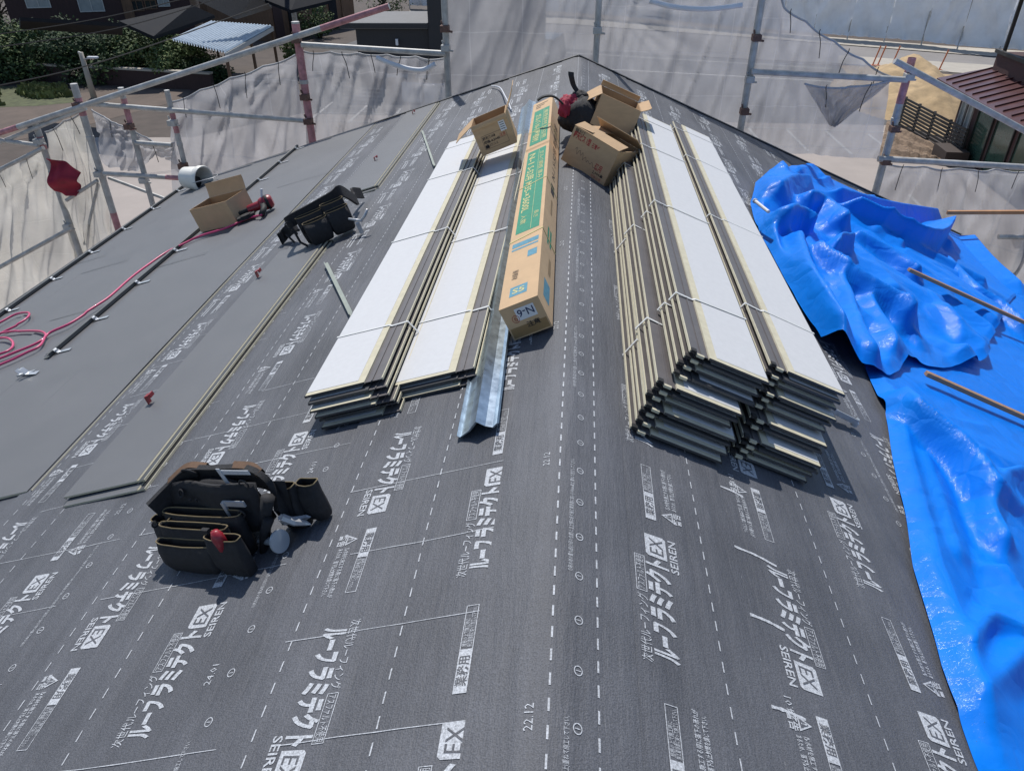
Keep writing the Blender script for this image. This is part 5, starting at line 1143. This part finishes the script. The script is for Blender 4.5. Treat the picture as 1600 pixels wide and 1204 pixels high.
# black slatted fence
A_, B_ = PG(1404, 197), PG(1497, 253); t = thing('slatted_fence', 'black horizontal slatted fence in front of the dark red house', 'fence', (A_ + B_) / 2); hF = 1.05
d_ = unit(B_ - A_); n_ = V(-d_[1], d_[0], 0); Lf = float(np.linalg.norm(B_ - A_)); M_FBLK = mat('black_fence_slat', (0.02, 0.019, 0.019), rough=.6, var=.2)
for k in range(5): m_ = MB(); p = A_ + d_ * Lf * k / 4; m_.box(p + EZ * hF / 2, d_ * .035, n_ * .035, EZ * hF / 2); m_.build('post', M_FBLK, t)
for k in range(4):
    m_ = MB()
    for j in range(9): m_.box(A_ + d_ * Lf * (k + .5) / 4 + EZ * (.10 + j * .112) - n_ * .05, d_ * Lf / 8 * .98, n_ * .012, EZ * .038)
    m_.build('slat_panel', M_FBLK, t)
# dark red house on the right
zE = -3.9; E0, E1 = PG(1464, 122, zE), PG(1700, 254, zE); E2 = PG(1620, 108, zE)
de = unit(E1 - E0); ne = V(-de[1], de[0], 0); ne = ne if ne[0] > 0 else -ne
t = thing('red_roof_house', 'dark house with maroon metal roof and green curtained windows at the right edge', 'house', V(E0[0] + 3, E0[1], GZ))
M_MAROON = mat('maroon_metal_roof', (0.085, 0.030, 0.032), rough=.33, var=.14, scale=2.0, metal=.2)
M_RWALL = mat('dark_red_wall', (0.060, 0.026, 0.026), rough=.8, var=.2, scale=3)
Lr = float(np.linalg.norm(E1 - E0)); m_ = MB(); U = 2.6
def rp_(a, c, z): return E0 + de * a + ne * c + EZ * z
P = [[rp_(a, c, .32 * c) for c in np.linspace(0, U, 3)] for a in np.linspace(0, Lr + 6, 3)]
m_.add([rp_(0, 0, 0), rp_(Lr + 6, 0, 0), rp_(Lr + 6, U, .8), rp_(U * .3, U, .8), rp_(0, 7, 0)], [(0, 1, 2, 3), (0, 3, 4)], 0); m_.add([rp_(0, 0, -.16), rp_(Lr + 6, 0, -.16), rp_(0, 0, 0), rp_(Lr + 6, 0, 0)], [(0, 1, 3, 2)], 0); m_.add([rp_(0, 0, -.16), rp_(0, 7, -.16), rp_(0, 0, 0), rp_(0, 7, 0)], [(0, 1, 3, 2)], 0); m_.add([rp_(0, 0, -.16), rp_(Lr + 6, 0, -.16), rp_(Lr + 6, U, -.1), rp_(0, 7, -.16)], [(0, 1, 2, 3)], 0)
for k in range(18): q = .25 + k * .55; m_.box(rp_(q + .3, U / 2, .4 + .02), de * .015, (rp_(0, U, .8) - rp_(0, 0, 0)) / 2 * .93, EZ * .025, 0)
m_.build('roof', M_MAROON, t)
_, dw, nw = wallbox('wall', t, rp_(.55, .75, 0), rp_(Lr + 6, .75, 0), 6, GZ, zE - .1, M_RWALL)
nw_ = ne
def win(a, w, h, zc, mg, c=.75): return pane(t, V(*rp_(a, c, 0)[:2], 0) + EZ * (GZ + zc), de, ne, w, h, mg, M_FBLK if mg is not M_GLASSL else M_FRAME, split=False)
M_CURT = mat('green_curtain_glass', (0.035, 0.075, 0.058), rough=.15, var=.15, scale=2, spec=.7)
win(1.0, .32, 1.5, .95, M_GLASSL); win(1.55, .30, 1.5, .95, M_GLASSL); win(2.7, 1.1, 1.7, .95, M_CURT); win(4.1, 1.2, 1.7, .95, M_CURT); win(5.6, 1.2, 1.7, .95, M_CURT)
m_ = MB(); m_.box(V(*rp_(2.3, .2, 0)[:2], GZ + .22), de * .55, ne * .35, EZ * .20); m_.build('step', mat('dark_deck', (0.05, 0.035, 0.03), rough=.7), t)
# upper floor with balcony
Pc = PG(1549, 112, zE + .35)
def up(a, c, z): return Pc + de * a + ne * c + EZ * z
wallbox('upper_wall', t, up(0, 0, 0), up(9, 0, 0), 4, zE, zE + .95, M_RWALL); wallbox('upper_room', t, up(1.6, 1.3, 0), up(9, 1.3, 0), 3, zE + .5, zE + 3.0, mat('cream_wall', (0.36, 0.34, 0.30), rough=.8))
m_ = MB(); m_.box(up(4.5, -.02, .62), de * 4.55, ne * .06, EZ * .05); m_.build('balcony_rail', M_FBLK, t)
m_ = MB(); m_.tube([up(.2, .1, .5), up(.2, .1, 2.35)], .06, 6); m_.build('balcony_post', M_FBLK, t)
m_ = MB(); m_.prism([up(-.35, -.6, 2.3), up(9, -.6, 2.3), up(9, 4.5, 2.3), up(-.35, 4.5, 2.3)], EZ * .18, 0); m_.add([up(-.35, -.6, 2.482), up(9, -.6, 2.482), up(9, 2, 3.3), up(1.5, 2, 3.3)], [(0, 1, 2, 3)], 0); m_.build('upper_roof', M_MAROON, t)
# air conditioner
p = PG(1546, 263); t = thing('air_conditioner', 'white outdoor air conditioner unit by the green curtained windows', 'air conditioner', p)
m_ = MB(); m_.box(p + EZ * .27, de * .28, ne * .11, EZ * .21); m_.build('casing', M_LABEL, t, bevel=.01)
m_ = MB(); m_.lathe([(.0, 0), (.15, 0), (.16, .012), (0, .012)], p + EZ * .27 - de * .06 - ne * .122, -ne, 18); m_.build('grille', M_PIPE, t)
for s_ in (-1, 1): m_ = MB(); m_.box(p + EZ * .03 + de * .18 * s_, de * .03, ne * .10, EZ * .03); m_.build('foot', M_FBLK, t)

# ---- left: black flat roofed building
B0, B1 = PG(566, 146), PG(640, 150); t = thing('black_building', 'black flat roofed building left of centre with a taller block', 'building', B0)
p0 = B0; p1 = B0 + V(3.4, .25, 0); hB = 2.62; M_BLKW = mat('black_siding', (0.022, 0.024, 0.030), rough=.65, var=.2, scale=5, stretch=(6, 6, .3))
wallbox('wall', t, p0, p1, 3.6, GZ, GZ + hB, M_BLKW); _, d_, n_ = wallbox('tall_block', t, p1 - V(.3, 0, 0), p1 + V(4.6, .3, 0), 5.5, GZ, GZ + 5.4, M_BLKW, -.25)
m_ = MB(); q = [p0 - V(.55, .3, 0), p1 + V(-.31, -.3, 0), p1 + V(-.31, 3.8, 0), p0 + V(-.55, 3.6, 0)]; m_.prism([a + EZ * (hB - .0) for a in q], EZ * .22, 0); m_.build('flat_roof', mat('grey_roof_membrane', (0.17, 0.17, 0.175), rough=.8, var=.15, scale=1.5), t)
m_ = MB(); m_.prism([q[0] + EZ * (hB + .02) - EY * .012, q[1] + EZ * (hB + .02) - EY * .012, q[1] + EZ * (hB + .20) - EY * .012, q[0] + EZ * (hB + .20) - EY * .012], -EY * .02, 0); m_.build('fascia', M_BLKW, t)
for x_, z_, lab in ((1.75, 1.5, 'white wall light'), ): m_ = MB(); m_.box(p0 + V(x_, -.06, z_ + .6), EX * .05, EY * .05, EZ * .12); m_.build('wall_lamp', M_LABEL, t)
for k, x_ in enumerate((1.6, 2.9)): pane(t, p0 + V(x_, .1, .75), unit(p1 - p0), V(0, 1, 0), .9, .10, M_LABEL, M_LABEL, split=False)
for k, (x, y, lab) in enumerate(((646, 158, 'left one of two pale machine boxes beside the black building'), (680, 160, 'right one of two pale machine boxes beside the black building'))):
    p = PG(x, y); m_ = MB(); m_.box(p + EZ * .34, EX * .42, EY * .17, EZ * .34); m_.lathe([(0, 0), (.22, 0), (.23, .02), (0, .02)], p + V(-.1, -.17, .34), -EY, 16); m_.box(p + EZ * .70, EX * .44, EY * .2, EZ * .015)
    tag(m_.build('heat_pump', M_LABEL, auto=30), lab, 'machine', 'machine boxes beside the black building')
t = thing('wire_fence', 'low grey bar fence seen through the net beside the black building', 'fence', PG(560, 170)); A_, B_ = PG(528, 166), PG(600, 170)
for k in range(4): m_ = MB(); m_.tube([A_ + (B_ - A_) * k / 3, A_ + (B_ - A_) * k / 3 + EZ * .8], .03, 6); m_.build('post', M_PIPE, t)
for k in range(5): m_ = MB(); m_.tube([A_ + EZ * (.15 + .15 * k), B_ + EZ * (.15 + .15 * k)], .018, 6); m_.build('bar', M_PIPE, t)

# ---- left: neighbours' houses
t = thing('dark_timber_house', 'dark timber house with pale windows at the top left corner', 'house', PG(140, 70))
p0, p1 = PG(15, 78), PG(305, 66); _, d_, n_ = wallbox('wall', t, p0, p1, 8, GZ, GZ + 8, M_BRWALL, 2)
f0 = V(p0[0], p0[1], 0) + n_ * 2; Lw = float(np.linalg.norm(p1 - p0))
def rpl(x, y): d = ray(x, y); return CAM + d * (((f0 - CAM) @ n_) / (d @ n_))
for (xa, xb, yb, gm, fm) in ((42, 81, 12, M_GLASSL, M_FRAME), (125, 165, 18, M_GLASSL, M_FRAME), (205, 226, 17, M_GLASS, M_BRN), (228, 246, 14, M_GLASS, M_BRN), (248, 266, 10, M_GLASSL, M_FRAME)):
    a, c = rpl(xa, yb), rpl(xb, yb); w_ = float(np.linalg.norm((c - a)[:2])); pane(t, (a + c) / 2 + EZ * (w_ * .36 + (0)), d_, n_, w_ * .95, w_ * .72, gm, fm)
m_ = MB(); m_.box(rpl(198, 4) - n_ * .05, d_ * .28, n_ * .06, EZ * 1.2); m_.build('timber_panel', M_BRN, t)
def slab_roof(px_z, th, m, par, name='roof'):
    P = [PG(x, y, z) for x, y, z in px_z]; m_ = MB(); m_.prism(P, -EZ * th, 0); return m_.build(name, m, par)
slab_roof([(30, 40, -2.95), (190, 50, -2.95), (190, 36, -2.3), (30, 27, -2.3)], .12, M_ROOFK, t, 'eave_roof')
slab_roof([(186, 33, -3.3), (240, 57, -3.9), (335, 24, -3.9), (300, 8, -3.2)], .14, M_ROOFK, t, 'porch_roof')
t = thing('tiled_house', 'brown house with a grey brown tiled roof at the top left', 'house', PG(370, 66))
slab_roof([(305, -6, -2.3), (368, 25, -3.2), (424, 8, -3.2), (400, -16, -2.2)], .15, mat('grey_brown_tiles', (0.14, 0.125, 0.115), rough=.8, var=.3, scale=12, stretch=(1, 6, 1)), t)
wallbox('wall', t, PG(318, 62), PG(430, 58), 5, GZ, -3.1, M_BRN, 1.5)
slab_roof([(395, -8, -2.6), (455, 16, -3.2), (520, 0, -3.0), (470, -20, -2.4)], .14, M_ROOFK, t, 'rear_roof')
t = thing('timber_barn', 'row of brown timber barns beyond the pink post', 'barn', PG(480, 60))
wallbox('wall', t, PG(428, 66), PG(556, 40), 5, GZ, -3.0, M_BRN, 0); p0, p1 = PG(428, 66), PG(556, 40); d_ = unit(p1 - p0); n_ = V(-d_[1], d_[0], 0)
for k in range(6): m_ = MB(); m_.box(p0 + (p1 - p0) * (.08 + .16 * k) + EZ * 1.0 - n_ * .02, d_ * .38, n_ * .03, EZ * .95); m_.build('door', [M_BRWALL, M_ROOFK, M_BRN][k % 3], t)
# corrugated shed
zS = -3.95; R0_, R1_, R2_, R3_ = PG(268, 62, zS), PG(352, 82, zS - .12), PG(426, 41, zS - .1), PG(330, 34, zS + .05)
t = thing('corrugated_shed', 'open shed with a pale corrugated metal roof beyond the trees', 'shed', V((R0_[0] + R2_[0]) / 2, (R0_[1] + R2_[1]) / 2, GZ)); m_ = MB(); P = []
for i in range(121):
    u = i / 120; rowp = []
    for v in np.linspace(0, 1, 8): rowp.append((R0_ * (1 - u) + R1_ * u) * (1 - v) + (R3_ * (1 - u) + R2_ * u) * v + EZ * .06 * math.sin(u * 2 * math.pi * 20))
    P.append(rowp)
m_.grid(P, 0); m_.build('roof', mat('zinc_sheet', (0.36, 0.42, 0.48), rough=.45, metal=.4, var=.12, scale=2), t, smooth=True)
m_ = MB(); d_ = R2_ - R1_; m_.box((R1_ + R2_) / 2 - EZ * .12, d_ / 2, unit(np.cross(d_, EZ)) * .03, EZ * .09); m_.build('fascia', M_FRAME, t)
for p in (R1_, R2_, R1_ * .5 + R2_ * .5, R3_): q = p * .97 + (R0_ + R2_) * .015; m_ = MB(); m_.tube([V(q[0], q[1], GZ), V(q[0], q[1], p[2] - .1)], .07, 6); m_.build('post', M_BRN, t)
# low wall under the trees
for (a, c, lab) in (((40, 124), (112, 130), 'low pale topped wall under the left trees'), ((150, 131), (335, 142), 'low pale topped wall behind the street lamp')):
    A_, B_ = PG(*a), PG(*c); d_ = unit(B_ - A_); n_ = V(-d_[1], d_[0], 0); t = thing('low_wall', lab, 'wall', (A_ + B_) / 2); m_ = MB(); m_.box((A_ + B_) / 2 + EZ * .35, (B_ - A_) / 2, n_ * .10, EZ * .35); m_.build('wall_body', M_BRWALL, t); m_ = MB(); m_.box((A_ + B_) / 2 + EZ * .74, (B_ - A_) / 2 * 1.005, n_ * .15, EZ * .04); m_.build('coping', M_PAVE, t)
# street lamp
p = PG(147, 153); tp = PY(128, 82, p[1]); t = thing('street_lamp', 'thin grey street lamp standing before the dark trees', 'street lamp', p)
m_ = MB(); m_.tube([p, V(p[0], p[1], tp[2])], [.13, .09], 10); m_.build('pole', M_PAVE, t, smooth=True); m_ = MB(); e_ = PY(145, 90, p[1]); m_.tube([V(p[0], p[1], tp[2] - .28), e_], .035, 6); m_.build('arm', M_PIPE, t); m_ = MB(); m_.box(e_, EX * .22, EY * .08, EZ * .04); m_.build('lamp_head', M_LABEL, t, bevel=.02)
m_ = MB(); m_.tube([V(p[0], p[1], tp[2] - .04), PY(122, 82, p[1])], .05, 6); m_.build('bracket', M_PIPE, t)
# utility pole and cables
p = PG(470, 96); t = thing('utility_pole', 'grey utility pole rising past the pink post out of the picture', 'pole', p); m_ = MB(); m_.tube([p, p + EZ * 9], [.14, .10], 10); m_.build('shaft', M_PIPE, t, smooth=True); m_ = MB(); m_.box(p + EZ * 8, EX * .7, EY * .05, EZ * .06); m_.build('crossarm', M_PIPE, t)
for pts, lab in (([(-60, 62, 22), (150, 30, 24), (330, -12, 26)], 'uppermost thin cable crossing before the dark timber house'), ([(-60, 82, 22), (180, 45, 24), (360, -8, 26)], 'middle thin cable across the tree tops'), ([(-60, 146, 16), (160, 96, 18), (420, 6, 22)], 'lowest thin cable sagging before the trees')):
    m_ = MB(); m_.tube(smooth_path([PY(x, y, Y_) for x, y, Y_ in pts], 8), .014, 4); tag(m_.build('overhead_cable', M_TIE), lab, 'cable', 'overhead cables at the left')

# ---- trees
M_LEAF = [mat('dark_leaves', (0.028, 0.054, 0.020), rough=.85, var=.5, scale=3), mat('leaf_green', (0.062, 0.100, 0.032), rough=.85, var=.5, scale=3), mat('bright_leaves', (0.125, 0.165, 0.055), rough=.85, var=.4, scale=3)]
M_BARK = mat('bark', (0.05, 0.04, 0.03), rough=.9, var=.3, scale=6)
def ray_plane(x, y, p, n_): d = ray(x, y); return CAM + d * (((np.asarray(p) - CAM) @ n_) / (d @ n_))
def tree(p, h, r, n, label, seed, tint=1, group='row of garden trees at the left'):
    rg = random.Random(seed); t = thing('garden_tree', label, 'tree', p, group); m_ = MB()
    m_.tube([p, p + V(.05, .05, h * .3), p + V(-.05, .1, h * .75)], [.16, .12, .04], 7)
    cl = []
    for k in range(26):
        a = rg.random() * 6.28; z = h * (.16 + .78 * rg.random()); rr = r * math.sqrt(rg.random()) * (1.05 - .55 * abs(z / h - .4)); c = p + V(math.cos(a) * rr, math.sin(a) * rr, z); cl.append((c, r * (.26 + .22 * rg.random())))
        if k % 3 == 0: m_.tube([p + EZ * h * .25, (p + EZ * h * .35) * .4 + c * .6, c], [.06, .04, .015], 5)
    m_.build('trunk', M_BARK, t, smooth=True); f_ = MB(); V_, F_, Mi = [], [], []
    for k in range(n):
        c, cr = cl[rg.randrange(len(cl))]; d = V(rg.gauss(0, 1), rg.gauss(0, 1), rg.gauss(0, 1)); d = unit(d); q = c + d * cr * (rg.random() ** .4) * V(1.15, 1.15, .8)
        u = unit(V(rg.gauss(0, 1), rg.gauss(0, 1), rg.gauss(0, .7))); w = unit(np.cross(u, unit(d + V(0, 0, .6)) + V(.01, 0, 0))); s_ = .045 + .05 * rg.random(); o = len(V_)
        V_ += [q - u * s_ - w * s_ * .5, q + u * s_ * .2 - w * s_ * .7, q + u * s_ * 1.2, q + u * s_ * .1 + w * s_ * .6]; F_.append((o, o + 1, o + 2, o + 3)); Mi.append(min(2, max(0, tint + rg.choice((-1, 0, 0, 1)))))
    f_.add(V_, F_, Mi); f_.build('crown', M_LEAF, t)
for k, (x, y, yt_, r, lab, tn) in enumerate(((5, 122, 36, 1.9, 'dark round tree at the far left edge of the row', 0), (58, 121, 44, 1.7, 'second tree from the left, half in front of the pale eave', 1), (105, 121, 38, 1.8, 'tall tree just left of the street lamp', 0), (172, 122, 47, 2.0, 'wide dark tree right behind the street lamp', 0), (228, 124, 54, 1.8, 'tree with paler leaves left of the corrugated roof', 1), (282, 126, 66, 1.5, 'loose yellowish shrub in front of the corrugated roof', 2), (-45, 124, 34, 2.1, 'dark tree reaching in from the left picture edge', 0), (318, 128, 96, 1.1, 'low dark shrub beside the shed posts', 0))):
    p = PG(x, y); tree(p, PY(x, yt_, p[1])[2] - GZ, r, 6500, lab, 40 + k, tn)
for k, (x, y, h, r, lab) in enumerate(((500, 60, 1.9, 1.0, 'small tree beside the timber barns'), (462, 96, 1.0, .5, 'bright small shrub right behind the pink post'), (600, 26, 3.0, 1.5, 'dark tree beyond the flat roof'), (10, 60, 5.0, 2.5, 'pale tree behind the dark timber house corner'))):
    tree(PG(x, y), h, r, 1600, lab, 80 + k, 1 if k != 1 else 2, 'small trees among the houses')
# ---- parked dark van seen through the net
p = PG(853, 98); t = thing('parked_van', 'dark van parked beyond the net just left of the ridge peak', 'van', p)
M_CAR = mat('dark_grey_paint', (0.030, 0.034, 0.038), rough=.3, var=.1, coat=.5); ax_, ay_ = unit(V(.28, 1, 0)), unit(V(1, -.28, 0)); m_ = MB()
prof = [(0, .25), (0, .62), (.35, .70), (.75, 1.22), (2.6, 1.30), (2.9, .8), (2.95, .25)]
secs = []
for s_, k in ((-1, .86), (-.92, 1), (.92, 1), (1, .86)): secs.append([p + ax_ * (a - 1.4) + ay_ * .62 * s_ * (1 if z < .7 else .90) + EZ * (z * (1 if abs(s_) < 1 else .985)) for a, z in prof])
m_.grid([r + [r[0]] for r in secs], 0); m_.add(secs[0], [tuple(range(len(prof)))], 0); m_.add(secs[-1], [tuple(range(len(prof)))], 0); body = m_.build('body', M_CAR, t, auto=35)
for a in (-.85, .95):
    for s_ in (-1, 1): m_ = MB(); c = p + ax_ * a + ay_ * .60 * s_ + EZ * .23; m_.lathe([(0, -.06), (.14, -.06), (.23, -.07), (.23, .07), (.14, .06), (0, .06)], c, ay_, 18); m_.build('wheel', M_BLACK, t, auto=30)
m_ = MB(); m_.grid([[p + ax_ * (-1.02 + .33 * v) + ay_ * (u * .5) + EZ * (.735 + .44 * v + .004) - ax_ * .012 for u in (-1, 1)] for v in (0, 1)], 0); m_.build('windscreen', M_GLASS, t)
for s_ in (-1, 1): m_ = MB(); m_.box(p - ax_ * 1.405 + ay_ * .42 * s_ + EZ * .52, ax_ * .012, ay_ * .13, EZ * .06); m_.build('headlight', M_LABEL, t)
m_ = MB(); m_.box(p - ax_ * 1.41 + EZ * .36, ax_ * .01, ay_ * .18, EZ * .07); m_.build('number_plate', M_LABEL, t)
